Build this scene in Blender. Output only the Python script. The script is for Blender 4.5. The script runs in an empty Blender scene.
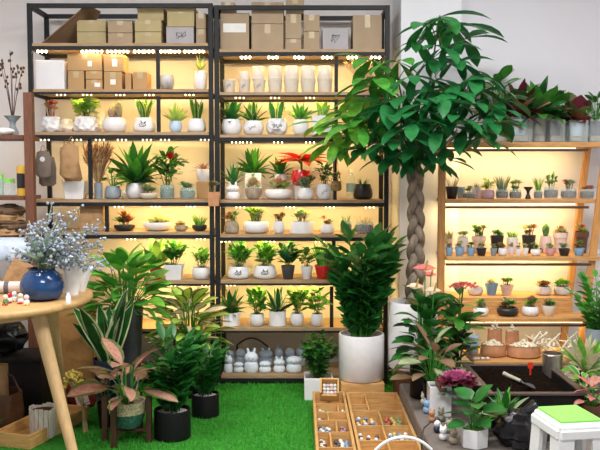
import bpy, bmesh, math, random
from math import sin, cos, pi, radians, sqrt
from mathutils import Vector, Matrix

sc = bpy.context.scene
col = sc.collection
RND = random.Random(7)
V = Vector

# ------------------------------------------------------------------ camera
CAM_H, FPX, PITCH = 1.33, 800.0, math.atan(50 / 800.0)
cam_d = bpy.data.cameras.new('camera')
cam_d.sensor_width = 36
cam_d.lens = FPX / 600 * 36
cam = bpy.data.objects.new('camera', cam_d)
cam.location = (0, 0, CAM_H)
cam.rotation_euler = (pi / 2 - PITCH, 0, 0)
col.objects.link(cam)
sc.camera = cam


def P(px, py, Y):
    """world point seen at photo pixel (px, py) in the vertical plane at depth Y"""
    a, b = (px - 300) / FPX, (225 - py) / FPX
    dy = cos(PITCH) + b * sin(PITCH)
    dz = -sin(PITCH) + b * cos(PITCH)
    t = Y / dy
    return V((a * t, Y, CAM_H + dz * t))


def ZY(py, Y):
    return P(300, py, Y).z


def XY(px, Y, py=225):
    return P(px, py, Y).x


# ------------------------------------------------------------------ materials
MATS = {}


def mat(name, c, rough=.6, metal=0, noise=.12, scale=30, bump=0, bscale=60, btype='noise', emit=0, trans=0, c2=None, spec=.5, coat=0, stretch=None):
    if name in MATS:
        return MATS[name]
    m = bpy.data.materials.new(name)
    m.use_nodes = True
    nt = m.node_tree
    N, L = nt.nodes, nt.links
    b = N['Principled BSDF']
    out = N['Material Output']
    b.inputs['Roughness'].default_value = rough
    b.inputs['Metallic'].default_value = metal
    b.inputs['Specular IOR Level'].default_value = spec
    if coat:
        b.inputs['Coat Weight'].default_value = coat
    c = tuple(c) + (1,)
    tc = N.new('ShaderNodeTexCoord')
    vec = tc.outputs['Object']
    if stretch:
        mp = N.new('ShaderNodeMapping')
        mp.inputs['Scale'].default_value = stretch
        L.new(vec, mp.inputs['Vector'])
        vec = mp.outputs['Vector']
    if emit:
        b.inputs['Base Color'].default_value = c
        b.inputs['Emission Color'].default_value = c
        b.inputs['Emission Strength'].default_value = emit
    else:
        nz = N.new('ShaderNodeTexNoise')
        nz.inputs['Scale'].default_value = scale
        nz.inputs['Detail'].default_value = 3
        L.new(vec, nz.inputs['Vector'])
        rp = N.new('ShaderNodeValToRGB')
        rp.color_ramp.elements[0].position = .3
        rp.color_ramp.elements[1].position = .7
        if c2:
            rp.color_ramp.elements[0].color = c
            rp.color_ramp.elements[1].color = tuple(c2) + (1,)
        else:
            rp.color_ramp.elements[0].color = tuple(max(0, x * (1 - noise)) for x in c[:3]) + (1,)
            rp.color_ramp.elements[1].color = tuple(min(1, x * (1 + noise)) for x in c[:3]) + (1,)
        L.new(nz.outputs['Fac'], rp.inputs['Fac'])
        L.new(rp.outputs['Color'], b.inputs['Base Color'])
        if trans:
            tr = N.new('ShaderNodeBsdfTranslucent')
            L.new(rp.outputs['Color'], tr.inputs['Color'])
            mx = N.new('ShaderNodeMixShader')
            mx.inputs['Fac'].default_value = trans
            L.new(b.outputs[0], mx.inputs[1])
            L.new(tr.outputs[0], mx.inputs[2])
            L.new(mx.outputs[0], out.inputs['Surface'])
    if bump:
        if btype == 'voronoi':
            tx = N.new('ShaderNodeTexVoronoi')
            o = 'Distance'
        else:
            tx = N.new('ShaderNodeTexNoise')
            o = 'Fac'
        tx.inputs['Scale'].default_value = bscale
        L.new(vec, tx.inputs['Vector'])
        bp = N.new('ShaderNodeBump')
        bp.inputs['Strength'].default_value = bump
        bp.inputs['Distance'].default_value = .02
        L.new(tx.outputs[o], bp.inputs['Height'])
        L.new(bp.outputs['Normal'], b.inputs['Normal'])
    MATS[name] = m
    return m


def glass(name, tint=(.93, .97, .97), fac=.84):
    if name in MATS:
        return MATS[name]
    m = bpy.data.materials.new(name)
    m.use_nodes = True
    nt = m.node_tree
    N, L = nt.nodes, nt.links
    b = N['Principled BSDF']
    b.inputs['Base Color'].default_value = tuple(tint) + (1,)
    b.inputs['Roughness'].default_value = .06
    t = N.new('ShaderNodeBsdfTransparent')
    t.inputs['Color'].default_value = tuple(tint) + (1,)
    mx = N.new('ShaderNodeMixShader')
    mx.inputs['Fac'].default_value = fac
    L.new(b.outputs[0], mx.inputs[1])
    L.new(t.outputs[0], mx.inputs[2])
    L.new(mx.outputs[0], N['Material Output'].inputs['Surface'])
    MATS[name] = m
    return m


M_white = mat('white_ceramic', (.8, .8, .82), .28, noise=.03, coat=.3)
M_warmw = mat('warm_white_ceramic', (.7, .62, .52), .35, noise=.03)
M_dimple = mat('dimpled_ceramic', (.8, .8, .82), .35, noise=.03, bump=1, bscale=28, btype='voronoi')
M_bluew = mat('pale_blue_ceramic', (.5, .64, .8), .35, noise=.04)
M_blue = mat('soft_blue_ceramic', (.22, .4, .62), .4, noise=.05)
M_pink = mat('pink_ceramic', (.62, .33, .33), .4, noise=.05)
M_palep = mat('pale_pink_ceramic', (.78, .62, .57), .4, noise=.05)
M_black = mat('black_ceramic', (.018, .017, .018), .35, noise=.2)
M_blackp = mat('black_plastic', (.007, .007, .008), .5, noise=.2, spec=.2)
M_dark = mat('dark_grey_ceramic', (.05, .05, .055), .45)
M_navy = mat('navy_glaze', (.012, .02, .06), .3)
M_red = mat('red_glaze', (.55, .012, .015), .18, noise=.05, coat=.6)
M_terra = mat('terracotta', (.5, .24, .12), .8, noise=.15, bump=.1)
M_stone = mat('stone_bowl', (.33, .27, .2), .8, noise=.3, bump=.3)
M_brown = mat('brown_glaze', (.1, .045, .02), .4, noise=.2)
M_greyb = mat('grey_blue_glaze', (.25, .3, .34), .3)
M_soil = mat('potting_soil', (.011, .006, .004), 1, noise=.6, scale=120, bump=1, bscale=120, spec=.05)
M_pebw = mat('white_pebbles', (.75, .75, .76), .7, noise=.25, scale=160, bump=1, bscale=120, btype='voronoi')
M_pebg = mat('grey_pebbles', (.3, .29, .3), .7, c2=(.7, .7, .7), scale=200, bump=1, bscale=150, btype='voronoi')
M_moss = mat('moss', (.1, .25, .03), .9, noise=.4, scale=150, bump=1, bscale=150)
M_metal = mat('black_steel', (.012, .013, .016), .5, noise=.15, spec=.3)
M_plank = mat('pine_shelf', (.4, .27, .15), .6, noise=.2, scale=14, stretch=(1, 8, 8))
M_pine = mat('honey_pine', (.56, .32, .11), .5, noise=.22, scale=12, stretch=(8, 1, 8))
M_pinex = mat('honey_pine_long', (.58, .33, .12), .5, noise=.2, scale=12, stretch=(1, 8, 8))
M_rackw = mat('orange_pine', (.52, .25, .075), .5, noise=.2, scale=12, stretch=(8, 8, 1))
M_rackx = mat('orange_pine_board', (.55, .29, .1), .5, noise=.2, scale=12, stretch=(1, 8, 8))
M_walnut = mat('dark_walnut', (.07, .026, .015), .45, noise=.3, scale=14, stretch=(8, 8, 1))
M_redw = mat('red_brown_timber', (.14, .05, .024), .55, noise=.25, scale=10, stretch=(8, 8, 1))
M_table = mat('oak_table', (.52, .32, .13), .4, noise=.14, scale=10, stretch=(1, 7, 7))
M_tleg = mat('oak_leg', (.55, .37, .17), .5, noise=.12, scale=10, stretch=(7, 7, 1))
M_kraft = mat('kraft_board', (.4, .3, .2), .85, noise=.07, scale=8)
M_khaki = mat('khaki_board', (.46, .38, .2), .85, noise=.07, scale=8)
M_dkraft = mat('dark_kraft', (.22, .14, .08), .85, noise=.1, scale=8)
M_cartn = mat('tan_carton', (.45, .28, .13), .85, noise=.07, scale=8)
M_greyc = mat('grey_carton', (.42, .4, .42), .8, noise=.06, scale=8)
M_wcart = mat('white_carton', (.76, .76, .8), .7, noise=.03, scale=8)
M_tape = mat('packing_tape', (.5, .4, .24), .25, noise=.05)
M_paper = mat('white_paper', (.8, .8, .78), .8, noise=.04)
M_ink = mat('grey_ink', (.12, .12, .14), .7)
M_bag = mat('kraft_bag_paper', (.42, .25, .12), .85, noise=.15, scale=20, bump=.4, bscale=25)
M_gbag = mat('grey_brown_bag', (.2, .16, .13), .85, noise=.1, bump=.2, bscale=25)
M_alc = mat('cool_grey_wall_paint', (.66, .66, .71), .85, noise=.02, scale=3)
M_bun = mat('icy_white_ceramic', (.76, .84, .93), .35, noise=.03)
M_wall = mat('white_wall_paint', (.78, .76, .77), .85, noise=.02, scale=3)
M_colm = mat('column_paint', (.72, .74, .79), .85, noise=.02, scale=3)
M_ceil = mat('ceiling_paint', (.8, .8, .8), .9, noise=.02)
M_turfb = mat('turf_backing', (.03, .3, .015), .95, noise=.35, scale=60, bump=.8, bscale=300)
M_turf = mat('turf_blades', (.03, .34, .02), .7, c2=(.075, .5, .035), scale=50, trans=.25)
M_floor = mat('grey_floor', (.18, .17, .16), .6, noise=.1, scale=6)
M_bench = mat('taupe_plinth', (.16, .135, .12), .7, noise=.1, scale=10, bump=.1)
M_glass = glass('clear_glass')
M_gglass = glass('green_glass', (.8, .92, .88), .8)
M_bulb = mat('led_bulb', (1, .82, .5), emit=30)
M_strip = mat('led_tape', (1, .78, .45), emit=3)
M_dim = mat('dim_led_bulb', (1, .78, .42), emit=5)
M_cable = mat('black_cable', (.01, .01, .01), .5)
M_wire = mat('clear_wire', (.5, .45, .38), .4)
M_gold = mat('golden_cactus', (.55, .5, .12), .7, noise=.2, scale=80, bump=.8, bscale=120)
M_cact = mat('green_cactus', (.1, .25, .07), .7, noise=.25, scale=80, bump=.6, bscale=120)
M_gcact = mat('grey_cactus', (.33, .33, .24), .8, noise=.25, scale=80, bump=.8, bscale=120)
M_bark = mat('grey_bark', (.22, .17, .125), .85, noise=.4, scale=30, bump=.5, bscale=40, stretch=(1, 1, .3))
M_berry = mat('blue_grey_berry', (.16, .2, .28), .7, c2=(.42, .47, .54), scale=60)
M_vase = mat('cobalt_glaze', (.004, .028, .11), .16, c2=(.008, .06, .19), scale=14, coat=.25)
M_steel = mat('tin', (.5, .45, .4), .3, metal=.9, noise=.2, stretch=(8, 8, 1))
M_gplas = mat('green_plastic', (.26, .72, .13), .4, noise=.03)
M_wplas = mat('white_plastic', (.8, .82, .82), .35, noise=.03)
M_dblack = mat('black_bag_film', (.008, .008, .01), .3, noise=.3, bump=.5, bscale=14)
M_plast = mat('dark_plastic_tray', (.012, .01, .01), .55, noise=.2, spec=.2)
M_trim = mat('tray_rim', (.075, .055, .05), .45)
M_cloth = mat('brown_cloth', (.16, .1, .06), .9, noise=.25, bump=.3, bscale=20)
M_bcloth = mat('pale_blue_cloth', (.6, .7, .85), .85, noise=.08)
M_wood_pale = mat('birch_strip', (.62, .57, .5), .7, c2=(.4, .35, .28), scale=25, stretch=(6, 6, 1))
M_rope = mat('jute_rope', (.33, .2, .09), .9, noise=.35, scale=90, bump=.8, bscale=120)
M_drift = mat('pale_driftwood', (.72, .66, .5), .8, noise=.15)
M_skin = mat('pumpkin_cream', (.7, .5, .2), .6)

LEAFC = dict(dark=(.015, .095, .018), deep=(.026, .165, .03), mid=(.065, .29, .035), bright=(.17, .47, .05), lime=(.4, .62, .09), teal=(.035, .16, .09), tree=(.02, .17, .045),
             edge=(.55, .55, .16), pale=(.55, .62, .35), bluish=(.29, .42, .32), pink=(.55, .19, .17), rose=(.48, .12, .1), red=(.42, .012, .015), orange=(.68, .1, .03),
             plum=(.12, .015, .03), dry=(.34, .2, .09), straw=(.55, .4, .2), sage=(.33, .41, .24), russet=(.28, .1, .05), magenta=(.55, .14, .3), dusk=(.2, .17, .1), gold=(.55, .45, .08), spathe=(.75, .2, .2), cream=(.75, .6, .45), olive=(.13, .17, .05), leafy=(.025, .2, .04))


MOTTLE = dict(pink=(.6, .4, .28), rose=(.5, .3, .22), dusk=(.42, .16, .14))


def lf(k):
    return mat('leaf_' + k, LEAFC[k], .36, noise=.28, scale=22 if k not in MOTTLE else 70, trans=.28, c2=MOTTLE.get(k))


# ------------------------------------------------------------------ mesh builder
def prof(kind, t):
    if kind == 'spear':
        a = .62 + .76 * t if t < .5 else 1
        return a * (1 if t < .5 else max(.03, 1 - ((t - .5) / .5) ** 2.2))
    if kind == 'oval':
        return max(.04, sin(pi * min(1, t)) ** .65)
    if kind == 'obov':
        return max(.05, sin(pi * t ** 1.45) ** .7)
    if kind == 'heart':
        return max(.04, sin(pi * t ** .6) ** .7)
    if kind == 'strap':
        return .1 + .9 * (1 - t ** 2.5)
    return max(.04, sin(pi * t ** .8) ** .9)


from mathutils import noise as mnoise


class MB:
    def __init__(s):
        s.v, s.f, s.m = [], [], []

    def face(s, idx, m=0):
        s.f.append(tuple(idx))
        s.m.append(m)

    def add(s, vs, fs, m=0, M=None):
        b = len(s.v)
        s.v += [tuple(M @ V(p)) if M else tuple(p) for p in vs]
        for f in fs:
            s.face([b + i for i in f], m)

    def box(s, c, d, m=0, rz=0, taper=1, M=None):
        x, y, z = d[0] / 2, d[1] / 2, d[2] / 2
        vs = []
        for k, zz in ((1, -z), (taper, z)):
            for a, b in ((-x, -y), (x, -y), (x, y), (-x, y)):
                vs.append((a * k, b * k, zz))
        T = Matrix.Translation(c) @ Matrix.Rotation(rz, 4, 'Z')
        if M:
            T = T @ M
        s.add(vs, [(3, 2, 1, 0), (4, 5, 6, 7), (0, 1, 5, 4), (1, 2, 6, 5), (2, 3, 7, 6), (3, 0, 4, 7)], m, T)

    def lathe(s, pr, n=20, c=(0, 0, 0), m=0, sx=1, sy=1, rib=0, ribn=10, M=None, mf=None):
        vs, fs = [], []
        for r, z in pr:
            for k in range(n):
                a = 2 * pi * k / n
                rr = r * (1 + rib * cos(ribn * a))
                vs.append((c[0] + rr * cos(a) * sx, c[1] + rr * sin(a) * sy, c[2] + z))
        b = len(s.v)
        s.v += [tuple(M @ V(p)) if M else p for p in vs]
        for i in range(len(pr) - 1):
            for k in range(n):
                k2 = (k + 1) % n
                s.face((b + i * n + k, b + i * n + k2, b + (i + 1) * n + k2, b + (i + 1) * n + k), mf(i) if mf else m)

    def sphere(s, c, r, n=10, m=0, sx=1, sy=1, sz=1, rib=0, ribn=8, M=None):
        k = max(4, n // 2 + 1)
        s.lathe([(max(1e-4, r * sin(pi * i / k)), -r * cos(pi * i / k) * sz) for i in range(k + 1)], n, c, m, sx, sy, rib, ribn, M)

    def crumple(s, c, r, sx, sy, sz, seed, amt=.28, fr=3.2, n=26):
        b = len(s.v)
        s.sphere((0, 0, 0), 1, n)
        for i in range(b, len(s.v)):
            p = V(s.v[i])
            q = p * fr + V((seed * 7.3, seed * 3.1, 0))
            d = 1 + amt * (1 - 2 * abs(mnoise.noise(q))) - amt * .5 + amt * .35 * mnoise.noise(q * 2.7)
            p = p * d
            s.v[i] = (c[0] + p.x * r * sx, c[1] + p.y * r * sy, c[2] + max(-.82, p.z) * r * sz)

    def tube(s, pts, rad, n=6, m=0, cap=True):
        pts = [V(p) for p in pts]
        b = len(s.v)
        N = len(pts)
        for i, p in enumerate(pts):
            d = (pts[min(N - 1, i + 1)] - pts[max(0, i - 1)])
            if d.length < 1e-9:
                d = V((0, 0, 1))
            d.normalize()
            u = d.orthogonal() if i == 0 else (u - d * u.dot(d))
            if u.length < 1e-6:
                u = d.orthogonal()
            u.normalize()
            w = d.cross(u)
            r = rad(i / (N - 1)) if callable(rad) else rad
            for k in range(n):
                a = 2 * pi * k / n
                s.v.append(tuple(p + u * cos(a) * r + w * sin(a) * r))
        for i in range(N - 1):
            for k in range(n):
                k2 = (k + 1) % n
                s.face((b + i * n + k, b + i * n + k2, b + (i + 1) * n + k2, b + (i + 1) * n + k), m)
        if cap:
            s.face([b + k for k in range(n)][::-1], m)
            s.face([b + (N - 1) * n + k for k in range(n)], m)

    def leaf(s, p, az, el, L, W, droop=0, kind='lance', n=5, fold=.15, roll=0, m=0, me=None, wave=0, ew=.8):
        p = V(p)
        side = V((-sin(az), cos(az), 0))
        cols = (-1, -ew, 0, ew, 1) if me is not None else (-1, 0, 1)
        b = len(s.v)
        nc = len(cols)
        for i in range(n + 1):
            t = i / n
            e = el - droop * t
            d = V((cos(e) * cos(az), cos(e) * sin(az), sin(e)))
            nr = d.cross(side)
            sd = side * cos(roll) + nr * sin(roll)
            nn = nr * cos(roll) - side * sin(roll)
            w = W * .5 * prof(kind, t)
            wv = wave * W * sin(t * 14)
            for c in cols:
                s.v.append(tuple(p + sd * (c * w) + nn * (fold * w * abs(c) + wv * c)))
            p = p + d * (L / n)
        for i in range(n):
            for j in range(nc - 1):
                mm = me if me is not None and j in (0, nc - 2) else m
                s.face((b + i * nc + j, b + i * nc + j + 1, b + (i + 1) * nc + j + 1, b + (i + 1) * nc + j), mm)
        return p

    def build(s, name, mats, parent=None, smooth=True, loc=None, bevel=0):
        me = bpy.data.meshes.new(name)
        me.from_pydata(s.v, [], s.f)
        if not isinstance(mats, (list, tuple)):
            mats = [mats]
        for m in mats:
            me.materials.append(m)
        if len(mats) > 1:
            me.polygons.foreach_set('material_index', s.m)
        if smooth:
            me.polygons.foreach_set('use_smooth', [True] * len(me.polygons))
            try:
                me.set_sharp_from_angle(angle=radians(50))
            except Exception:
                pass
        me.update()
        o = bpy.data.objects.new(name, me)
        col.objects.link(o)
        if parent:
            o.parent = parent
        if loc:
            o.location = loc
        if bevel:
            bv = o.modifiers.new('edge', 'BEVEL')
            bv.width = bevel
            bv.segments = 2
            bv.limit_method = 'ANGLE'
        return o


def tag(o, label=None, cat=None, group=None, kind=None):
    if label:
        o['label'] = label
    if cat:
        o['category'] = cat
    if group:
        o['group'] = group
    if kind:
        o['kind'] = kind
    return o


def thing(name, label, cat, loc=(0, 0, 0), rz=0, group=None):
    o = bpy.data.objects.new(name, None)
    o.empty_display_size = .05
    col.objects.link(o)
    o.location = loc
    o.rotation_euler = (0, 0, rz)
    return tag(o, label, cat, group)


def dup(root, loc, rz=0, label=None, group=None):
    r = root.copy()
    col.objects.link(r)
    r.location = loc
    r.rotation_euler = (0, 0, rz)
    if label:
        r['label'] = label
    if group:
        r['group'] = group
    for ch in list(root.children):
        c = ch.copy()
        col.objects.link(c)
        c.parent = r
        for g in list(ch.children):
            d = g.copy()
            col.objects.link(d)
            d.parent = c
    return r


def struct(name, mb, m, smooth=False):
    return tag(mb.build(name, m, None, smooth), kind='structure')


# ------------------------------------------------------------------ pots
def pot_profile(kind, R, h):
    return {
        'cyl': [(0, 0), (.93, 0), (1, .03), (1, .97), (.98, 1), (.92, 1), (.91, .86), (0, .86)],
        'round': [(0, 0), (.6, 0), (.84, .12), (.99, .42), (.97, .68), (.82, 1), (.76, 1), (.8, .84), (0, .84)],
        'belly': [(0, 0), (.7, 0), (.92, .1), (1, .3), (.95, .6), (.76, 1), (.7, 1), (.74, .86), (0, .86)],
        'taper': [(0, 0), (.66, 0), (.7, .02), (1, .98), (.99, 1), (.92, 1), (.88, .86), (0, .86)],
        'collar': [(0, 0), (.66, 0), (.88, .74), (1, .75), (1, 1), (.92, 1), (.88, .86), (0, .86)],
        'bowl': [(0, 0), (.5, 0), (.8, .18), (.97, .55), (1, .85), (.97, 1), (.9, 1), (.88, .82), (0, .82)],
        'disc': [(0, 0), (.6, 0), (.92, .2), (1, .5), (.95, .85), (.82, 1), (.76, 1), (.76, .82), (0, .82)],
        'jar': [(0, 0), (.85, 0), (.95, .08), (1, .4), (.97, .8), (.85, 1), (.8, 1), (.92, .78), (.94, .4), (.85, .1), (0, .08)],
    }[kind]


SQRT2 = sqrt(2)


def make_pot(root, kind, R, h, m, soilm=None, m2=None, sy=1):
    """builds pot (and soil) under root; returns (soil height, inner radius)"""
    mb = MB()
    if kind in ('square', 'squaret', 'rect', 'hex'):
        n = 6 if kind == 'hex' else 4
        k = .8 if kind == 'squaret' else .97
        q = SQRT2 if n == 4 else 1.05
        pr = [(0, 0), (k, 0), (1, 1), (.9, 1), (.88, .88), (0, .88)]
        mb.lathe([(max(1e-4, r * R * q), z * h) for r, z in pr], n, sy=1, M=Matrix.Diagonal((1, sy, 1, 1)) @ Matrix.Rotation(pi / n, 4, 'Z'))
        o = mb.build('pot', m, root, smooth=False, bevel=min(.004, R * .06))
        so = MB()
        so.lathe([(1e-4, 0), (.86 * R * q, 0)][::-1], n, (0, 0, .9 * h), M=Matrix.Diagonal((1, sy, 1, 1)) @ Matrix.Rotation(pi / n, 4, 'Z'))
        zs, ri = .9 * h, .8 * R
    else:
        pr = pot_profile(kind, R, h)
        mb.lathe([(max(1e-4, r * R), z * h) for r, z in pr], 24 if R > .05 else 18, sy=sy, rib=0)
        o = mb.build('pot', m, root)
        ri = [r for r, z in pr if z >= .999][-1] * R
        zs = .88 * h
        so = MB()
        if kind == 'jar':
            zs = .8 * h
            so.lathe([(.01 * R, .1 * h), (.84 * R, .1 * h), (.92 * R, .4 * h), (.88 * R, .72 * h), (.5 * R, .78 * h), (1e-4, .8 * h)], 16, sy=sy)
        else:
            so.lathe([(ri * .985, -.01 * h), (ri * .6, .04 * h), (1e-4, .06 * h)], 16, (0, 0, zs), sy=sy)
    if soilm:
        so.build('pebble_layer' if soilm in (M_pebw, M_pebg) else 'moss_layer' if soilm is M_moss else 'soil', soilm, root)
    return zs, ri


def motif(root, R, h, kind='rabbit', m=M_ink):
    """thin printed line drawing on the camera-facing side of a round pot"""
    mb = MB()
    cs = {
        'rabbit': [[(-.3, .1), (-.1, .3), (.2, .25), (.35, 0), (.1, -.2), (-.25, -.15), (-.3, .1)], [(-.1, .3), (-.15, .6), (0, .35)], [(.15, .27), (.3, .55), (.25, .2)], [(-.1, .05), (.1, 0), (.15, -.1)]],
        'twig': [[(-.4, -.3), (-.1, 0), (.3, .45)], [(-.1, 0), (-.2, .35)], [(.05, .15), (.35, .1)], [(-.25, -.15), (-.45, .1)]],
        'scrawl': [[(-.5, .2), (-.2, .35), (-.3, -.1), (0, .3), (.1, -.2), (.4, .3), (.5, 0)], [(-.4, -.3), (0, -.35), (.4, -.25)]],
    }[kind]
    for c in cs:
        pts = []
        for a in range(len(c) - 1):
            for k in range(4):
                t = k / 4
                pts.append((c[a][0] * (1 - t) + c[a + 1][0] * t, c[a][1] * (1 - t) + c[a + 1][1] * t))
        pts.append(c[-1])
        mb.tube([(R * sin(u * .9) * 1.005, -R * cos(u * .9) * 1.005, h * .48 + v * h * .5) for u, v in pts], max(.0012, R * .03), 4)
    return mb.build('printed_motif', m, root)


# ------------------------------------------------------------------ plants
def foliage(root, mb, mats, name='foliage'):
    return mb.build(name, [lf(k) if isinstance(k, str) else k for k in mats], root)


def p_snake(root, z, R, W, H, rd, c=('deep', 'edge'), split=False, n=8):
    mb = MB()
    for k in range(n):
        a = 2 * pi * k / n * 1.62 + rd.uniform(-.3, .3)
        rr = R * rd.uniform(.05, .5)
        out = rd.uniform(.35, 1.15)
        L = H * rd.uniform(.72, 1.05) * (1 if k % 3 else .85)
        el = math.atan2(H, W * out * .8)
        mb.leaf((rr * cos(a), rr * sin(a), z), a + rd.uniform(-.3, .3), el + .12, L, max(.014, min(.55 * R + .2 * W, H * .34)) * rd.uniform(.85, 1.2), rd.uniform(.05, .45), 'spear', 6, .2, rd.choice((-1, 1)) * rd.uniform(.35, 1.25), 0, 1, 0, .74)
        if split:
            foliage(root, mb, c, 'leaf')
            mb = MB()
    if not split:
        foliage(root, mb, c)


def p_spike(root, z, R, W, H, rd, c=('deep',), n=20, wk=.14, kind='lance', droop=.9):
    mb = MB()
    for k in range(n):
        a = k * 2.4 + rd.uniform(-.2, .2)
        f = (k + .5) / n
        el = radians(85 - 75 * f ** .8)
        L = sqrt((W * cos(el)) ** 2 + (H * sin(el)) ** 2) * rd.uniform(.9, 1.2)
        mb.leaf((R * .15 * cos(a), R * .15 * sin(a), z + H * .1 * (1 - f)), a, el, L, L * wk * 1.35 * rd.uniform(.9, 1.3), droop * f + .1, kind, 6, .22, rd.uniform(-.7, .7), k % len(c), None)
    foliage(root, mb, c)


def p_arch(root, z, R, W, H, rd, c=('deep', 'edge'), n=14):
    """rosette of edged leaves"""
    mb = MB()
    for k in range(n):
        a = k * 2.4 + rd.uniform(-.2, .2)
        f = (k + .5) / n
        el = radians(86 - 62 * f)
        L = sqrt((W * cos(el)) ** 2 + (H * sin(el)) ** 2) * rd.uniform(.92, 1.15)
        mb.leaf((R * .2 * cos(a), R * .2 * sin(a), z), a, el, L, L * .3, .6 * f, 'lance', 6, .22, rd.choice((-1, 1)) * rd.uniform(.2, .9), 0, 1, 0, .72)
    foliage(root, mb, c)


def frond(mb, p, az, el, L, rd, bend=.5, npair=8, ll=.2, lw=.45, r=.005, ms=1, n=4, start=.28, ncol=1):
    pts = []
    p = V(p)
    N = npair * 2
    for i in range(N + 1):
        t = i / N
        e = el - bend * t * t
        pts.append(p.copy())
        p = p + V((cos(e) * cos(az), cos(e) * sin(az), sin(e))) * (L / N)
    mb.tube(pts, lambda t: r * (1 - .7 * t), 5, ms)
    for i in range(int(N * start), N + 1):
        t = i / N
        e = el - bend * t * t
        sg = 1 if i % 2 else -1
        s = ll * L * (1 - .35 * abs(t - .6) / .6) * rd.uniform(.85, 1.15)
        mb.leaf(pts[i], az + sg * rd.uniform(.75, 1.15), e * .55 + rd.uniform(-.1, .25), s, s * lw, rd.uniform(.3, .8), 'oval', n, .2, sg * rd.uniform(.1, .6), rd.randrange(ncol) if ncol > 1 else 0)
    mb.leaf(pts[-1], az, el - bend, ll * L * .9, ll * L * lw * .8, .3, 'oval', n, .2, 0, 0)


def p_zz(root, z, R, W, H, rd, c=('deep', 'mid'), n=10, split=False, npair=8, ll=.2, start=.12):
    mb = MB()
    for k in range(n):
        a = k * 2.4 + rd.uniform(-.3, .3)
        f = sqrt((k + .3) / n)
        rr = R * .5 * f
        el = math.atan2(H, W * f * .75 + .001)
        L = sqrt(H * H * (1 - .35 * f) + (W * f) ** 2) * (rd.uniform(.86, 1.02) if k % 5 in (0, 1, 3) else rd.uniform(.45, .75))
        frond(mb, (rr * cos(a), rr * sin(a), z), a, min(el + .15, 1.5), L, rd, .3 + .45 * f, npair, ll * (H / L) ** .5, .46, max(.003, H * .012), 1, 4, start)
        if split:
            foliage(root, mb, c, 'frond')
            mb = MB()
    if not split:
        foliage(root, mb, c)


def p_bush(root, z, R, W, H, rd, c=('mid', 'deep', 'bright'), n=90, ls=.16, lw=.5, kind='oval', stems=7, low=.15, up=.4):
    mb = MB()
    nc = len(c)
    tips = []
    for k in range(stems):
        a = k * 2.4
        f = sqrt((k + .5) / stems)
        tip = V((W * .78 * f * cos(a), W * .78 * f * sin(a), z + H * (.88 - .36 * f * f)))
        b = V((R * .4 * f * cos(a), R * .4 * f * sin(a), z))
        mb.tube([b, b.lerp(tip, .5) + V((0, 0, H * .08)), tip], lambda t: max(.0015, H * .012 * (1 - .6 * t)), 5, nc)
        tips.append((b, tip))
    for k in range(n):
        b, tip = tips[k % stems]
        t = low + (1 - low) * rd.random() ** .7
        p = b.lerp(tip, t)
        a = rd.uniform(0, 2 * pi) if rd.random() < .4 else math.atan2(tip.y, tip.x) + rd.uniform(-1.3, 1.3)
        s = ls * max(W, H) * 1.45 * rd.uniform(.75, 1.25)
        mb.leaf(p, a, rd.uniform(up - .5, up + .6), s, s * lw, rd.uniform(.2, .9), kind, 4, .15, rd.uniform(-.4, .4), rd.randrange(nc))
    foliage(root, mb, list(c) + ['olive'])


def p_jade(root, z, R, W, H, rd, c=('mid', 'bright'), n=60):
    p_bush(root, z, R, W, H, rd, c, int(n * 1.15), .25, .52, 'obov', 9, .15, .75)


def p_succ(root, z, R, W, H, rd, c=('sage', 'lime', 'pale', 'rose'), n=5, tall=.25, lw=.46):
    mb = MB()
    nc = len(c)
    for k in range(n):
        a = k * 2.4
        f = sqrt(k / max(1, n)) if n > 1 else 0
        cx, cy = W * .62 * f * cos(a), min(R, W) * .55 * f * sin(a)
        s = W * (.85 if n > 1 else 1.1) * rd.uniform(.75, 1.1)
        hz = z + H * rd.uniform(.12, .4)
        if tall and rd.random() < tall:
            hz = z + H * rd.uniform(.4, .72)
        if 1:
            mb.tube([(cx * .6, cy * .6, z - .003), (cx, cy, hz)], H * .04, 5, k % nc)
        ci = k % nc
        m = 14
        for j in range(m):
            g = (j + .4) / m
            aa = j * 2.4 + a
            el = radians(82 - 70 * g)
            L = s * (.55 + .5 * g)
            mb.leaf((cx, cy, hz + s * .1 * (1 - g)), aa, el, L, L * lw, -.25, 'obov', 3, .35, 0, ci if j % 3 else (ci + (1 if nc > 1 and j % 6 == 0 else 0)) % nc)
    foliage(root, mb, c)


def p_cactus(root, z, R, W, H, rd, m=M_cact, n=1):
    for k in range(n):
        mb = MB()
        a = k * 2.1
        f = 0 if n == 1 else .55
        r = W if n == 1 else W * .45
        hh = H * (1 if k == 0 else rd.uniform(.5, .85))
        k_ = 9
        mb.lathe([(max(1e-4, r * min(1, sin(pi * min(.5, .12 + .5 * i / k_) if i < k_ * .6 else pi * (.5 + .5 * (i - k_ * .6) / (k_ * .4))))), hh * i / k_) for i in range(k_ + 1)], 20, (W * f * cos(a), W * f * sin(a) * .6, z), 0, 1, 1, .1, 9)
        mb.build('cactus_body', m, root)


def p_balls(root, z, R, W, H, rd, m=M_gold, n=9):
    for k in range(n):
        a = k * 2.4
        f = sqrt(k / n)
        r = W * rd.uniform(.24, .34)
        mb = MB()
        mb.sphere((0, 0, 0), r, 14, 0, 1, 1, .95, .07, 9)
        mb.build('ball_cactus', m, root, loc=(W * .8 * f * cos(a), min(W * .8, R * .7) * f * sin(a), z + r * .7 + H * .3 * (1 - f)))


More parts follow.
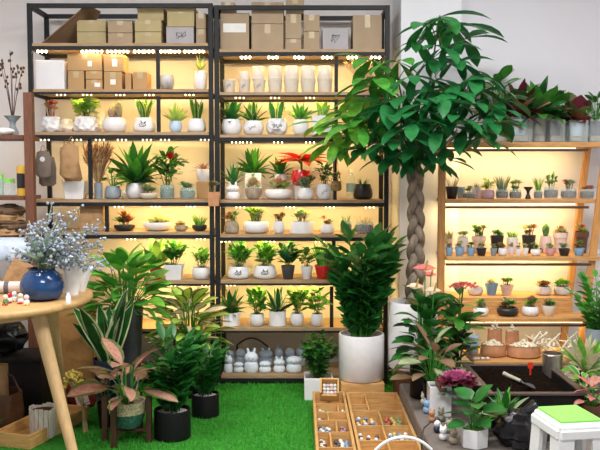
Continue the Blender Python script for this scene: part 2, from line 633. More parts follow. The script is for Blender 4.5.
def p_grass(root, z, R, W, H, rd, c=('bright', 'mid'), n=60):
    mb = MB()
    for k in range(n):
        a = rd.uniform(0, 2 * pi)
        rr = R * .7 * sqrt(rd.random())
        mb.leaf((rr * cos(a), rr * sin(a), z - .004), a + rd.uniform(-.5, .5), math.atan2(H, W * rd.uniform(.1, .9)), H * rd.uniform(.7, 1.05), max(.004, H * .07), rd.uniform(0, .6), 'strap', 4, .3, rd.uniform(-1, 1), k % len(c))
    foliage(root, mb, c)


def p_brom(root, z, R, W, H, rd, c=('orange', 'red'), n=16, stem=True, wk=.2, top=72):
    mb = MB()
    if stem:
        mb.tube([(0, 0, z), (0, 0, z + H * .72)], R * .14, 6, len(c))
    zc = z + H * .65 if stem else z
    for k in range(n):
        a = k * 2.4
        f = (k + .5) / n
        el = radians(top - (top - 2) * f)
        L = W * (.7 + .4 * f) * rd.uniform(.9, 1.1)
        mb.leaf((0, 0, zc), a, el, L, L * wk, .5, 'lance', 6, .25, rd.uniform(-.2, .2), k % len(c))
    foliage(root, mb, list(c) + ['mid'])


def p_broad(root, z, R, W, H, rd, c=('pink', 'deep'), n=16, split=False, lw=.48, ll=.5, kind='heart', edge=True, alt=None, low=.68, ew=.68):
    """broad leaves on petioles (aglaonema, calathea, anthurium)"""
    mb = MB()
    mats = list(c) + ['mid'] + ([alt] if alt else [])
    for k in range(n):
        a = k * 2.4 + rd.uniform(-.25, .25)
        f = sqrt((k + .4) / n)
        s = ll * sqrt(W * H) * rd.uniform(.8, 1.15)
        d = W * f * .66 * rd.uniform(.75, 1.1)
        top = V((d * cos(a), d * sin(a), z + H * max(.08, .86 - low * (k + .5) / n) * rd.uniform(.88, 1.06)))
        b = V((R * .25 * cos(a), R * .25 * sin(a), z))
        mb.tube([b, b.lerp(top, .5) + V((0, 0, H * .12 * f)), top], max(.0018, s * .02), 5, 2)
        mi, me = (0, 1)
        if alt and k % 3 == 0:
            mi = 3
        mb.leaf(top, a, radians(62 - 65 * f) + rd.uniform(-.2, .2), s, s * lw, rd.uniform(.2, .8), kind, 6, .18, rd.uniform(-.5, .5), mi, me if edge else None, 0, ew)
        if split:
            foliage(root, mb, mats, 'leaf')
            mb = MB()
    if not split:
        foliage(root, mb, mats)


def p_dry(root, z, R, W, H, rd, c=('dry', 'straw'), n=24, tuft=True):
    mb = MB()
    for k in range(n):
        a = rd.uniform(0, 2 * pi)
        f = sqrt(rd.random())
        tip = V((W * f * cos(a), W * .6 * f * sin(a), z + H * rd.uniform(.6, 1)))
        b = V((R * .3 * f * cos(a), R * .3 * f * sin(a), z))
        mid = b.lerp(tip, .55) + V((0, 0, H * .05))
        mb.tube([b, mid, tip], .0018, 4, k % len(c))
        if tuft:
            d = (tip - mid).normalized()
            az, el = math.atan2(d.y, d.x), math.asin(max(-1, min(1, d.z)))
            for j in range(5):
                mb.leaf(mid.lerp(tip, .3 + .14 * j), az + rd.uniform(-1, 1), el + rd.uniform(-.5, .3), H * .16, H * .03, .4, 'lance', 3, .2, 0, (k + j) % len(c))
    foliage(root, mb, c, 'dried_stems')


def p_none(*a, **k):
    pass


PLANTS = dict(snake=p_snake, spike=p_spike, arch=p_arch, zz=p_zz, bush=p_bush, jade=p_jade, succ=p_succ, cactus=p_cactus, balls=p_balls, grass=p_grass, brom=p_brom, broad=p_broad, dry=p_dry, none=p_none)
SEED = [100]


def potted(name, label, cat, Y, z, pot, x0, x1, yr, plant=None, f0=0, f1=0, fy=0, group=None, soil=M_soil, art=None, dy=0, **kw):
    """one potted plant: pot kind+material, pixel extent of the pot, rim row, then the plant's pixel extent and top row"""
    kind, pm = pot[0], pot[1]
    sy = pot[2] if len(pot) > 2 else 1
    s = FPX / Y
    x = XY((x0 + x1) / 2, Y)
    R = (x1 - x0) / 2 / s
    h = max(.015, ZY(yr, Y) - z)
    root = thing(name, label, cat, (x, Y, z), 0, group)
    zs, ri = make_pot(root, kind, R, h, pm, soil, sy=sy)
    if art:
        motif(root, R, h, art)
    if plant:
        SEED[0] += 1
        rd = random.Random(SEED[0])
        W = (f1 - f0) / 2 / s
        H = max(.02, ZY(fy, Y) - z - zs)
        PLANTS[plant](root, zs, ri, W, H, rd, **kw)
    return root
# ================================================================== the room
YF = 5.0
mb = MB(); mb.box((0, 2, -.03), (5.6, 7.4, .06)); struct('floor', mb, M_floor)
mb = MB(); mb.box((0, 2, 3.03), (5.6, 7.4, .06)); struct('ceiling', mb, M_ceil)
mb = MB(); mb.box((-1.0, 5.5, 1.5), (3.6, .12, 3)); struct('wall_back', mb, M_wall)
mb = MB(); mb.box((1.8, 5.12, 1.5), (1.6, .2, 3)); struct('wall_alcove', mb, M_alc)
mb = MB(); mb.box((-2.75, 2, 1.5), (.1, 7.4, 3)); struct('wall_left', mb, M_wall)
mb = MB(); mb.box((2.65, 2, 1.5), (.1, 7.4, 3)); struct('wall_right', mb, M_wall)
mb = MB(); mb.box((.805, 5.22, 1.5), (.37, .5, 3)); struct('wall_column', mb, M_colm)

# artificial grass covering of the floor (its blades follow at the end)
mb = MB(); mb.box((-.55, 4.3, .004), (2.3, 2.1, .008)); struct('floor_surface', mb, M_turfb)


def plinth():
    mb = MB()
    mb.box((1.35, 3.87, .08), (1.58, 1.16, .16))
    o = mb.build('display_plinth', M_bench, None, False, bevel=.012)
    tag(o, 'low taupe grey plinth along the floor under the soil tray and figurines', 'plinth')


plinth()
ZP = .16

# ================================================================== steel racks
B1 = dict(T=3, B=43, C=89, D=132, E=199.5, F=232, G=281, H=329, I=376)
B2 = dict(T=5, B=49, C=92, D=134.5, E=200, F=234.5, G=280.5, H=328, I=375.5)
Z1 = {k: ZY(v, YF) for k, v in B1.items()}
Z2 = {k: ZY(v, YF) for k, v in B2.items()}


def rack(name, label, xl, xr, Z, mids):
    X0, X1 = XY(xl, YF), XY(xr, YF)
    cx, w = (X0 + X1) / 2, X1 - X0
    r = thing(name, label, 'shelf rack', (cx, YF, 0))
    D = .36
    for sx in (-1, 1):
        for y in (.014, D - .014):
            mb = MB(); mb.box((sx * (w / 2 - .014), y, Z['T'] / 2), (.028, .028, Z['T'])); mb.build('post', M_metal, r, False, bevel=.003)
    for y in (.014, D - .014):
        mb = MB(); mb.box((0, y, Z['T'] - .014), (w - .056, .026, .026)); mb.build('top_rail', M_metal, r, False)
    for sx in (-1, 1):
        mb = MB(); mb.box((sx * (w / 2 - .014), D / 2, Z['T'] - .014), (.026, D - .056, .026)); mb.build('side_rail', M_metal, r, False)
    for k in 'BCDEFGHI':
        z = Z[k]
        mb = MB(); mb.box((0, D / 2, z - .009), (w - .06, D - .004, .018)); bd = mb.build('shelf_board', M_plank, r, False)
        steel = k in 'BDEF' or (k == 'I')
        for y in ((.010, D - .010)):
            mb = MB(); mb.box((0, y, z - .03 if steel else z - .024), (w - .056, .02, .024 if steel else .012)); mb.build('beam', M_metal, r, False)
        for sx in (-1, 1):
            mb = MB(); mb.box((sx * (w / 2 - .014), D / 2, z - .028), (.02, D - .056, .02)); mb.build('side_beam', M_metal, r, False)
    for px, a, b in mids:
        za, zb = Z[a] - .043, Z[b]
        mb = MB(); mb.box((XY(px, YF) - cx, .03, (za + zb) / 2), (.022, .022, za - zb)); mb.build('middle_post', M_metal, r, False)
    # kick board closes the base
    return r


rack('steel_shelf_rack', 'black steel shelf rack with boards standing behind the dried berry bouquet', 31, 214, Z1,
     [(159, 'B', 'C'), (159, 'C', 'D'), (90, 'D', 'E'), (106, 'E', 'F')])
rack('steel_shelf_rack', 'black steel shelf rack with boards next to the white column', 215.5, 388.5, Z2,
     [(336, 'B', 'C'), (336, 'C', 'D'), (335, 'D', 'E'), (334, 'F', 'G'), (332, 'G', 'H')])

# LED string lights under the boards, with the lamp each one is
WARM = (1, .66, .21)


def area(name, loc, sx, sy, W, color, rot):
    l = bpy.data.lights.new(name, 'AREA')
    l.shape = 'RECTANGLE'
    l.size, l.size_y = sx, sy
    l.energy = W
    l.color = color
    o = bpy.data.objects.new(name, l)
    o.location = loc
    o.rotation_euler = rot
    col.objects.link(o)
    return o


def led_string(label, x0, x1, z, xs, W, tilt=.45, trip=True):
    steel = not any(abs(z - q[k]) < 1e-6 for q in (Z1, Z2) for k in 'CGHI')
    bright = z in (Z1['B'], Z2['B'])
    zb = z - (.04 if steel else .026)
    r = thing('led_string_light', label, 'string light', (XY((x0 + x1) / 2, YF), YF + .03, zb), 0, 'warm LED strings under the shelf boards')
    cx = XY((x0 + x1) / 2, YF)
    mb = MB()
    pts = []
    for k in range(25):
        t = k / 24
        pts.append((XY(x0 + (x1 - x0) * t, YF) - cx, 0, -.006 - .006 * abs(sin(t * 19))))
    mb.tube(pts, .0018, 4)
    mb.build('wire', M_wire, r)
    for px in xs:
        mb = MB()
        for j in ((-1, 0, 1) if trip else (0,)):
            mb.sphere((XY(px + j * 4, YF) - cx, 0, -.008), .008 if bright else .0055, 8)
        mb.build('bulb', M_bulb if bright else M_dim, r)
    area('led_lamp', (cx, YF + .11, z - .03), abs(XY(x1, YF) - XY(x0, YF)) * .9, .02, W, WARM, (tilt, 0, 0))


LW = 4.2
led_string('fairy light string under the carton shelf with brightest bulbs above the white carton', 40, 207, Z1['B'], (44, 88, 99, 113, 125, 140, 150, 166, 176, 190, 200), LW)
led_string('fairy light string below the stacked tan cartons and white carton', 40, 207, Z1['C'], (62, 88, 121, 150, 190), LW * .8)
led_string('fairy light string above the hanging kraft paper bags', 40, 207, Z1['D'], (45, 77, 100, 122, 147, 165, 205), LW)
led_string('fairy light string above the golden ball cactus bowl', 110, 207, Z1['E'], (118, 155, 190), LW)
led_string('fairy light string above the white square jade pot', 110, 207, Z1['F'], (130, 200), LW)
led_string('fairy light string above the yellow aglaonema by the rack foot', 125, 207, Z1['G'], (170, 205), LW)
led_string('fairy light string above the stacked cream flower pots', 222, 383, Z2['B'], (246, 273, 299, 327, 352, 375), LW)
led_string('fairy light string above the row of white printed snake plant pots', 222, 383, Z2['C'], (240, 275, 310), LW * .8)
led_string('fairy light string above the red bromeliad', 222, 383, Z2['D'], (236, 247, 278, 310, 360), LW)
led_string('fairy light string above the white oval succulent bowl', 222, 383, Z2['E'], (240, 290, 330, 370), LW)
led_string('fairy light string above the two printed jade plant pots', 222, 383, Z2['F'], (225, 270, 320), LW)
led_string('fairy light string with one glowing lamp above the shelf of five white pots', 222, 383, Z2['G'], (230,), LW)

# ================================================================== cartons on top
def carton(label, x0, x1, y0, Y, z, m=M_kraft, d=.2, ztop=None, tape=True, paper=None, art=False, rz=0, h=None, lid=False, name='cardboard_box'):
    s = FPX / Y
    w = (x1 - x0) / s
    h = h or ZY(y0, Y) - z
    r = thing(name, label, 'box', (XY((x0 + x1) / 2, Y), Y + d / 2, z), rz, 'cartons on the shelf racks')
    mb = MB(); mb.box((0, 0, h / 2 + .0006), (w * .985, d, h - .001)); mb.build('carton', m, r, False, bevel=.003)
    if tape:
        mb = MB(); mb.box((0, -d / 2 - .0006, h * .82), (.035, .001, h * .36)); mb.build('tape', M_tape, r, False)
    if lid:
        mb = MB(); mb.box((0, 0, h * .86), (w * .995 + .004, d + .006, h * .28)); mb.build('lid', m, r, False, bevel=.002)
    if paper:
        px, pz, pw, ph = paper
        mb = MB(); mb.box((px * w, -d / 2 - .001, pz * h), (pw * w, .002, ph * h)); mb.build('paper_label', M_paper, r, False)
    if art:
        mb = MB()
        rd = random.Random(int(x0))
        for k in range(3):
            pts = [(w * (rd.uniform(-.22, .22)), -d / 2 - .001, h * rd.uniform(.3, .75)) for _ in range(4)]
            mb.tube(pts, .002, 4)
        mb.build('printed_mark', M_ink, r)
    return r, z + h + .001


def top(px0, px1, Z):
    return Z


zb = Z1['B']; YB = 5.05
# leaning flat sheet
r = thing('cardboard_sheet', 'dark brown flat cardboard sheet leaning against the khaki cartons', 'cardboard sheet', (0, 0, 0))
mb = MB()
a, b, c, d = P(42, 43, 5.04), P(80, 43, 5.30), P(101, 12, 5.22), P(87, 5, 5.04)
a.z = b.z = zb + .001
n = V((-.6, -.1, .8)).normalized() * .006
mb.add([a, b, c, d, a + n, b + n, c + n, d + n], [(0, 1, 2, 3), (7, 6, 5, 4), (0, 4, 5, 1), (1, 5, 6, 2), (2, 6, 7, 3), (3, 7, 4, 0)])
mb.build('sheet', M_dkraft, r, False)
_, zt = carton('lower khaki box beside the leaning cardboard sheet', 80, 109, 32, 5.1, zb, M_khaki, .2)
carton('upper khaki box beside the leaning cardboard sheet', 80, 109, 20, 5.1, zt, M_khaki, .2)
_, zt = carton('lower plain brown box between two khaki boxes', 110.5, 135, 33, YB, zb, M_kraft)
carton('upper plain brown box between two khaki boxes', 110.5, 135, 21, YB, zt, M_kraft)
_, zt = carton('bottom khaki box of the tall stack beside the grey printed carton', 137, 163.5, 32, YB, zb, M_khaki)
_, zt = carton('middle khaki box of the tall stack beside the grey printed carton', 137, 163.5, 20, YB, zt, M_khaki)
carton('topmost khaki box of the tall stack, jutting past the rail', 140, 166, 6, YB + .02, zt, M_khaki, .18, lid=True)
_, zt = carton('grey carton with a dark printed mark under a khaki box', 168, 195.5, 27, YB, zb, M_greyc, tape=False, art=True)
carton('khaki lidded box resting on the grey printed carton', 169, 196, 6, YB, zt, M_khaki, lid=True)
_, zt = carton('lower narrow brown box at the joint of the two racks', 197.5, 207.5, 29, YB, zb, M_kraft)
carton('upper narrow brown box at the joint of the two racks', 197.5, 207.5, 13, YB, zt, M_kraft)
zb = Z2['B']
_, zt = carton('large brown box with a wide white paper strip', 221, 250, 13, YB, zb, M_kraft, .22, tape=False, paper=(0, .6, .78, .24))
carton('small brown carton on top of the box with white paper strip', 222, 236, 2, YB + .02, zt, M_kraft, .16)
_, zt = carton('lower large brown box next to the paper-strip box', 252, 284, 24, YB, zb, M_kraft, .22)
carton('upper large brown box reaching over the top rail', 252, 284, 2, YB, zt, M_kraft, .22)
_, zt = carton('flat brown box at the bottom of the narrow three box stack', 285.5, 301.5, 39, YB, zb, M_kraft)
_, zt = carton('tall middle brown box of the narrow three box stack', 285.5, 301.5, 14, YB, zt, M_kraft)
carton('topmost wider brown box of the narrow stack above the rail', 286, 304, -2, YB + .01, zt, M_kraft, .16)
_, zt = carton('lower brown taped box beside the small grey carton', 303.5, 319.5, 31.5, YB, zb, M_kraft)
carton('upper brown taped box beside the small grey carton', 303.5, 319.5, 14.5, YB, zt, M_kraft)
carton('small grey carton with dark scribbled print on top rack shelf', 322, 348, 28, YB, zb, M_greyc, tape=False, art=True)
carton('brown box with long tape strip at the rack end near the column', 352, 381, 15, YB, zb, M_kraft, .22)

# ---- row between boards B and C
zc = Z1['C']
carton('glossy white carton with faint grey lettering under the fairy lights', 38, 67, 60, 5.04, zc, M_wcart, .22, tape=False, art=False)
_, zt = carton('lower tan carton beside the white carton', 70.5, 86.5, 71, 5.06, zc, M_cartn, .15)
_, zt2 = carton('bottom tan carton with pink sticker in the middle stack', 88, 104.5, 79.5, 5.06, zc, M_cartn, .15, paper=(.2, .5, .35, .4))
_, zt2 = carton('flat tan carton in the middle of the stack under the wide box', 88, 104.5, 71, 5.06, zt2, M_cartn, .15)
carton('wide tan carton lying across the two lower carton stacks', 70, 104.5, 53, 5.06, max(zt, zt2), M_cartn, .15, paper=(.15, .4, .12, .3))
_, zt = carton('lower tan carton with blue sticker next to the middle stack', 106, 124, 72, 5.06, zc, M_cartn, .15, paper=(0, .45, .3, .3))
carton('upper taped tan carton with white sticker under the lights', 106, 126, 54, 5.06, zt, M_cartn, .15, paper=(.05, .5, .25, .4))
carton('slim upright tan carton beside the lower carton pair', 127, 133, 72.5, 5.06, zc, M_cartn, .15, tape=False)
carton('plain tan carton next to the dividing post', 134.5, 149, 72, 5.06, zc, M_cartn, .15)

WP = 'potted plants along the shelves'


def item(name, label, cat, row, pot, x0, x1, yr, plant=None, f0=0, f1=0, fy=0, back=False, z=None, Y=None, **kw):
    zz = z if z is not None else (Z1 if (x0 + x1) / 2 < 215 else Z2)[row]
    s = FPX / 5.1
    R = (x1 - x0) / 2 / s
    Y = Y or (YF + .29 if back else YF + max(.07, R * (pot[2] if len(pot) > 2 else 1) + .03))
    root = potted(name, label, cat, Y, zz + .0005, pot, x0, x1, yr, plant, f0, f1, fy, **kw)
    lim = (Z1 if (x0 + x1) / 2 < 215 else Z2)['ABCDEFGHI'['ABCDEFGHI'.index(row) - 1]] - .05 - root.location.z
    for ch in root.children:
        for v in ch.data.vertices:
            if v.co.z > lim:
                v.co.z = lim - .004 * min(1, v.co.z - lim)
            v.co.y = min(v.co.y, YF + .325 - root.location.y)
    return root


item('dotted_round_vase', 'round white vase with dark speckles beside the dividing post', 'vase', 'C', ('round', mat('speckled_ceramic', (.75, .74, .72), .4, c2=(.2, .18, .17), scale=9)), 161, 176, 75, soil=M_soil)
item('potted_spider_plant', 'white pot with a spiky yellow-green spider plant above the snake plant', 'potted plant', 'C', ('round', M_white), 195, 208.5, 71, 'spike', 191, 213, 57, c=('lime', 'edge'), n=18, wk=.1)

# stacked cream pots, second bay
POTS = 'stacked cream flower pots'
px_f = [(224, 236, 80), (239, 251, 80), (253.5, 266, 80), (268, 282.5, 80), (284, 299, 80), (300.5, 315.5, 80), (317, 332, 80)]
lowl = ['cream pot with grey twig print at the start of the pot row', 'cream pot with grey twig print, second in the pot row', 'cream pot with grey twig print, third in the pot row',
        'plain cream pot, fourth of the lower row under another pot', 'plain cream pot, fifth of the lower row under another pot', 'plain cream pot, sixth of the lower row under another pot', 'plain cream pot, last of the lower row by the steel post']
upl = [None, 'small cream pot standing on the second printed pot', 'cream pot stacked upside-down over the third printed pot', 'cream pot of the upper row, third from the printed pots', 'cream pot of the upper row in the middle of the stack', 'cream pot of the upper row next to last before the post', 'cream pot of the upper row beside the steel post']
for k, (a, b, y) in enumerate(px_f):
    Y = 5.08
    R = (b - a) / 2 * Y / FPX
    h = ZY(y, Y) - Z2['C']
    r = thing('ceramic_flower_pot', lowl[k], 'flower pot', (XY((a + b) / 2, Y), Y, Z2['C'] + .0005), 0, POTS)
    mb = MB(); mb.lathe([(max(1e-4, q * R), zz * h) for q, zz in [(0, 0), (.8, 0), (.86, .06), (.98, .9), (1, 1), (.92, 1), (.9, .86), (0, .86)]], 24); mb.build('pot', M_warmw, r)
    mb = MB(); mb.lathe([(R * 1.01, h * .86), (R * 1.03, h * .9), (R * 1.03, h), (R * .98, h * 1.002)], 24); mb.build('rim', M_warmw, r)
    if k < 3:
        motif(r, R * 1.002, h, 'twig')
    if upl[k]:
        h2 = ZY(72 if k == 1 else 66.5, Y) - Z2['C'] - h
        r2 = thing('ceramic_flower_pot', upl[k], 'flower pot', (XY((a + b) / 2 + (-1 if k == 2 else 0), Y), Y, Z2['C'] + h * 1.003 + .001), 0, POTS)
        mb = MB(); mb.lathe([(1e-4, h2), (R * .82, h2), (R * .92, h2 * .93), (R * .98, .02), (R * .97, 0), (R * .88, 0), (R * .86, h2 * .1), (1e-4, h2 * .1)], 24); mb.build('pot', M_warmw, r2)
        mb = MB(); mb.lathe([(R * .975, 0), (R * 1.0, .002), (R * .99, h2 * .14), (R * .955, h2 * .16)], 24); mb.build('rim', M_warmw, r2)
item('dried_grass_arrangement', 'tan vase of fluffy dried pampas grass behind the money tree leaves', 'dried grass', 'C', ('cyl', M_terra), 354, 374, 84, 'dry', 340, 386, 58, c=('straw', 'dry', 'cream'), n=60)

# ---- row C-D, first bay
D = 'D'
item('potted_succulent', 'dimpled round white pot with a withered brownish succulent', 'potted plant', D, ('belly', M_dimple), 43, 64, 117, 'succ', 45, 63, 97, c=('russet', 'straw', 'rose'), n=6, tall=1)
item('potted_lettuce_succulent', 'dimpled white pot with frilly yellow-green leaves', 'potted plant', D, ('belly', M_dimple), 75, 100, 117, 'bush', 74, 98, 94, c=('lime', 'bright', 'pale'), n=70, ls=.3, lw=.8, kind='obov', stems=6)
item('potted_cactus', 'smooth white drum pot with a reddish-topped cactus group', 'potted plant', D, ('round', M_white), 104, 128, 118, 'cactus', 110, 126, 100, m=mat('rosy_cactus', (.35, .22, .14), .8, c2=(.2, .24, .1), scale=12, bump=.6), n=5)
item('potted_snake_plant', 'white pot printed with a line drawing holding a yellow-edged snake plant', 'potted plant', D, ('belly', M_white), 134.5, 157, 118, 'snake', 131, 158, 95, art='rabbit', n=9)
item('dimpled_pot', 'small dimpled cream bowl behind the withered succulent', 'flower pot', D, ('belly', M_dimple), 63, 77, 119, back=True)
item('dimpled_pot', 'dimpled cream pot behind the frilly green plant and cactus', 'flower pot', D, ('belly', M_dimple), 95, 108, 112, back=True)
item('potted_succulent', 'bluish round pot with an upright yellow-green succulent', 'potted plant', D, ('round', M_bluew), 170, 183, 121, 'arch', 162, 186, 103, c=('lime', 'pale'), n=16)
item('potted_snake_plant', 'white pot with a dark yellow-edged snake plant next to the joint of the racks', 'potted plant', D, ('belly', M_white), 188, 207, 119, 'snake', 188, 208, 94, n=8)
# second bay
item('potted_snake_plant', 'plain white pot with a dark green spiky snake plant, first in the printed row', 'potted plant', D, ('round', M_white), 222, 242, 119.5, 'spike', 219, 243, 100, c=('deep', 'dark'), n=16, wk=.24)
item('potted_snake_plant', 'white pot with faint green print and a yellow-edged spiky rosette', 'potted plant', D, ('round', M_white), 243.5, 264, 121, 'arch', 242, 267, 100, c=('deep', 'edge'), n=15, art='twig')
item('potted_snake_plant', 'bumpy white pot with scroll print and a yellow-edged snake plant', 'potted plant', D, ('round', M_dimple), 266, 288, 119, 'snake', 268, 289, 98, n=8, art='scrawl')
item('potted_leafy_plant', 'small white cup pot with a short bright green rosette', 'potted plant', D, ('round', M_white), 292.5, 308.5, 119.5, 'arch', 291, 311, 103, c=('mid', 'bright'), n=16)
item('potted_snake_plant', 'tall white square pot with a pale snake plant by the steel post', 'potted plant', D, ('square', M_white), 311.5, 330.5, 116, 'snake', 308, 333, 94, c=('bright', 'pale'), n=7)
item('potted_twig_plant', 'tan pot with a dry leafy twig plant behind the bright tree leaves', 'potted plant', D, ('cyl', M_terra), 348, 366, 118, 'dry', 342, 372, 98, c=('olive', 'dry'), n=24)

# ---- row D-E, first bay
E = 'E'
def paper_bag(label, x0, x1, y0, y1, Y, m, mtag=None, tilt=0):
    s = FPX / Y
    w, h = (x1 - x0) / s, (y1 - y0) / s
    r = thing('hanging_paper_bag', label, 'paper bag', (XY((x0 + x1) / 2, Y), Y, ZY(y1, Y)), 0, 'paper bags hanging from the rack')
    r.rotation_euler = (0, tilt, 0)
    mb = MB()
    mb.lathe([(w * .34, 0), (w * .5, h * .08), (w * .52, h * .6), (w * .42, h * .95), (w * .2, h)], 12, sy=.28)
    mb.build('bag', m, r)
    mb = MB()
    mb.tube([(-w * .18, 0, h * .97), (-w * .1, 0, h * 1.15), (0, 0, h * 1.22), (w * .1, 0, h * 1.15), (w * .18, 0, h * .97)], .002, 5)
    mb.build('handle', M_rope, r)
    if mtag:
        mb = MB(); mb.lathe([(1e-4, 0), (w * .17, 0), (w * .17, .002), (1e-4, .002)], 16, M=Matrix.Translation((0, -w * .16, h * .68)) @ Matrix.Rotation(pi / 2, 4, 'X')); mb.build('round_sticker', M_paper, r)
    return r


paper_bag('grey-brown bag with a round white sticker hanging at the rack post', 37, 52, 151, 177, 4.94, M_gbag, True)
paper_bag('darker grey-brown bag hanging behind the bag with the sticker', 40, 57, 156, 186, 5.03, M_gbag)
paper_bag('creased kraft bag at the front of the hanging bunch', 60, 78, 144, 178, 4.94, M_bag, None, .1)
paper_bag('kraft bag hanging second in the creased bunch', 64, 82, 145, 180, 5.02, M_bag, None, -.12)
paper_bag('kraft bag hanging at the back of the creased bunch', 66, 84, 147, 183, 5.1, M_bag, None, -.2)
item('square_white_pot', 'empty square white pot under the hanging kraft bags', 'flower pot', E, ('squaret', M_white), 66, 88, 181, soil=None)
item('dried_bush', 'grey glass vase with a bushy dried brown plant', 'dried plant', E, ('cyl', M_greyb), 95, 103, 183, 'dry', 88, 119, 144, c=('dry', 'straw', 'russet'), n=120)
item('potted_leafy_plant', 'grey-blue round pot with broad bright green leaves', 'potted plant', E, ('belly', M_greyb), 105, 121.5, 186, 'broad', 100, 125, 166, c=('mid', 'mid'), n=12, ll=.6, edge=False)
item('potted_zz_plant', 'white round pot with a large dark spreading green plant', 'potted plant', E, ('round', M_white), 126, 147, 183, 'spike', 116, 160, 146, c=('deep', 'mid', 'dark'), n=34, wk=.2, soil=M_pebw, back=False, Y=5.16)
r = thing('animal_figurine', 'tiny grey and white animal figurine before the large green plant', 'figurine', (XY(124.5, 5.05), 5.05, Z1['E']))
mb = MB(); mb.sphere((0, 0, .018), .017, 12); mb.build('body', M_stone, r)
mb = MB(); mb.sphere((0, -.004, .042), .014, 12, sz=1); mb.build('head', M_warmw, r)
item('succulent_dish', 'small cream dish of mixed succulents before the big white pot', 'potted plant', E, ('bowl', M_warmw), 140, 158, 193, 'succ', 140, 158, 186, Y=5.06, c=('lime', 'straw', 'sage'), n=6)
jp = item('jar_plant', 'clear jar with dark bed and a bushy plant with one red flower', 'potted plant', E, ('jar', M_gglass), 160, 175, 185, 'bush', 152, 190, 147, c=('deep', 'dark', 'mid'), n=80, ls=.2, Y=5.12)
o = V((XY(171, 5.06), 5.06, ZY(160, 5.06))) - jp.location
mb = MB()
for k in range(14):
    mb.leaf((0, 0, 0), k * 2.4, radians(85 - 4 * k), .06, .024, .4, 'oval', 4, .3, 0, 0)
tag(mb.build('flower_head', lf('red'), jp, loc=o), 'crimson flower head')
mb = MB(); mb.tube([(0, 0, .006), (0, .02, -.08), (0, .05, -.14)], .003, 5); mb.build('flower_stem', lf('mid'), jp, loc=o)
item('jar_plant', 'low clear jar of blue-grey stones and small succulents', 'potted plant', E, ('jar', M_gglass), 180, 196, 188, 'succ', 180, 196, 181, c=('sage', 'mid', 'bluish'), n=5, Y=5.06)
mb = MB(); mb.box((0, 0, .055), (.085, .085, .11)); rb = thing('wooden_riser', 'small tan block lifting the russet-leaved pot', 'riser', (XY(204, 5.2), 5.2, Z1['E'] + .0005)); mb.build('block', M_cartn, rb, False, bevel=.003)
item('potted_bromeliad', 'white pot on a block with dry orange-brown leaves', 'potted plant', E, ('taper', M_white), 196, 212, 169, 'brom', 187, 213, 144, c=('russet', 'orange', 'straw'), n=18, Y=5.2, z=Z1['E'] + .111, stem=False)
r = potted('hanging_wooden_planter', 'small brown wooden box planter hung at the joint of the racks', 'potted plant', 4.93, ZY(206, 4.93), ('squaret', M_terra), 208, 220, 192, 'succ', 208, 221, 180, c=('sage', 'olive', 'russet'), n=5, tall=1)
mb = MB(); mb.tube([(0, .005, .07), (0, .02, .16), (0, .055, .2)], .002, 5); mb.build('hook_cord', M_rope, r)

# second bay
def bunny(root, R, h, m, ears=True, face=True, ear_h=.45):
    """bunny-shaped ceramic planter: body, head, two ears, face"""
    bh = h * .52
    mb = MB(); mb.lathe([(max(1e-4, q * R), zz * bh) for q, zz in [(0, 0), (.78, 0), (.97, .15), (1, .5), (.92, .85), (.75, 1), (.6, 1.02), (0, 1.02)]], 20, sy=.8); mb.build('body', m, root)
    mb = MB(); mb.sphere((0, 0, h * .74), R * .98, 20, sy=.82, sz=h * .27 / (R * .98)); mb.build('head', m, root)
    if ears:
        for sx in (-1, 1):
            mb = MB(); mb.sphere((0, 0, 0), R * .2, 10, sy=.6, sz=h * ear_h * .5 / (R * .2), M=Matrix.Translation((sx * R * .42, 0, h + h * ear_h * .12)) @ Matrix.Rotation(sx * .22, 4, 'Y')); mb.build('ear', m, root)
    if face:
        mb = MB()
        for sx in (-1, 1):
            mb.sphere((sx * R * .3, -R * .78, h * .74), R * .07, 6)
        mb.tube([(-R * .1, -R * .82, h * .66), (0, -R * .83, h * .64), (R * .1, -R * .82, h * .66)], R * .03, 4)
        mb.build('face_print', M_ink, root)


Y = 5.09
r = thing('bunny_planter', 'white bunny shaped pot with upright ears under a spiky dark plant', 'planter', (XY(233, Y), Y, Z2['E'] + .0005))
bunny(r, 6.8 * Y / FPX, ZY(185, Y) - Z2['E'], M_white, True, True, .4)
mb = MB()
rd = random.Random(5)
for k in range(18):
    f = (k + .5) / 18
    mb.leaf((0, .035, ZY(186, Y) - Z2['E']), k * 2.4, radians(85 - 60 * f), .15 * rd.uniform(.8, 1.1), .022, .5 * f, 'lance', 5, .25)
foliage(r, mb, ('deep',))
item('potted_spike_plant', 'tall white square pot at the back with a fan of green blades', 'potted plant', E, ('square', M_white), 245.5, 262, 173, 'spike', 236, 271, 146, c=('mid', 'deep'), n=26, back=True, wk=.15)
item('succulent_bowl', 'small rough stone-coloured bowl of pale succulents', 'potted plant', E, ('bowl', M_stone), 245, 262, 188, 'succ', 243, 263, 181, c=('sage', 'pale', 'straw', 'rose'), n=7, Y=5.08)
item('succulent_bowl', 'wide white oval bowl of succulents under the red bromeliad', 'potted plant', E, ('disc', M_white), 264.5, 292.5, 189, 'succ', 266, 291, 181, c=('sage', 'lime', 'rose', 'pale'), n=9)
item('potted_spike_plant', 'white back-row pot with a dark spiky rosette beside the red pot', 'potted plant', E, ('taper', M_white), 274, 287, 174, 'spike', 269, 289, 157, c=('deep', 'mid'), n=18, back=True, wk=.2)
mb = MB(); mb.box((0, 0, .0425), (.09, .09, .085)); rb = thing('white_riser', 'small white block lifting the glossy red pot', 'riser', (XY(301.5, 5.2), 5.2, Z2['E'] + .0005)); mb.build('block', M_white, rb, False, bevel=.003)
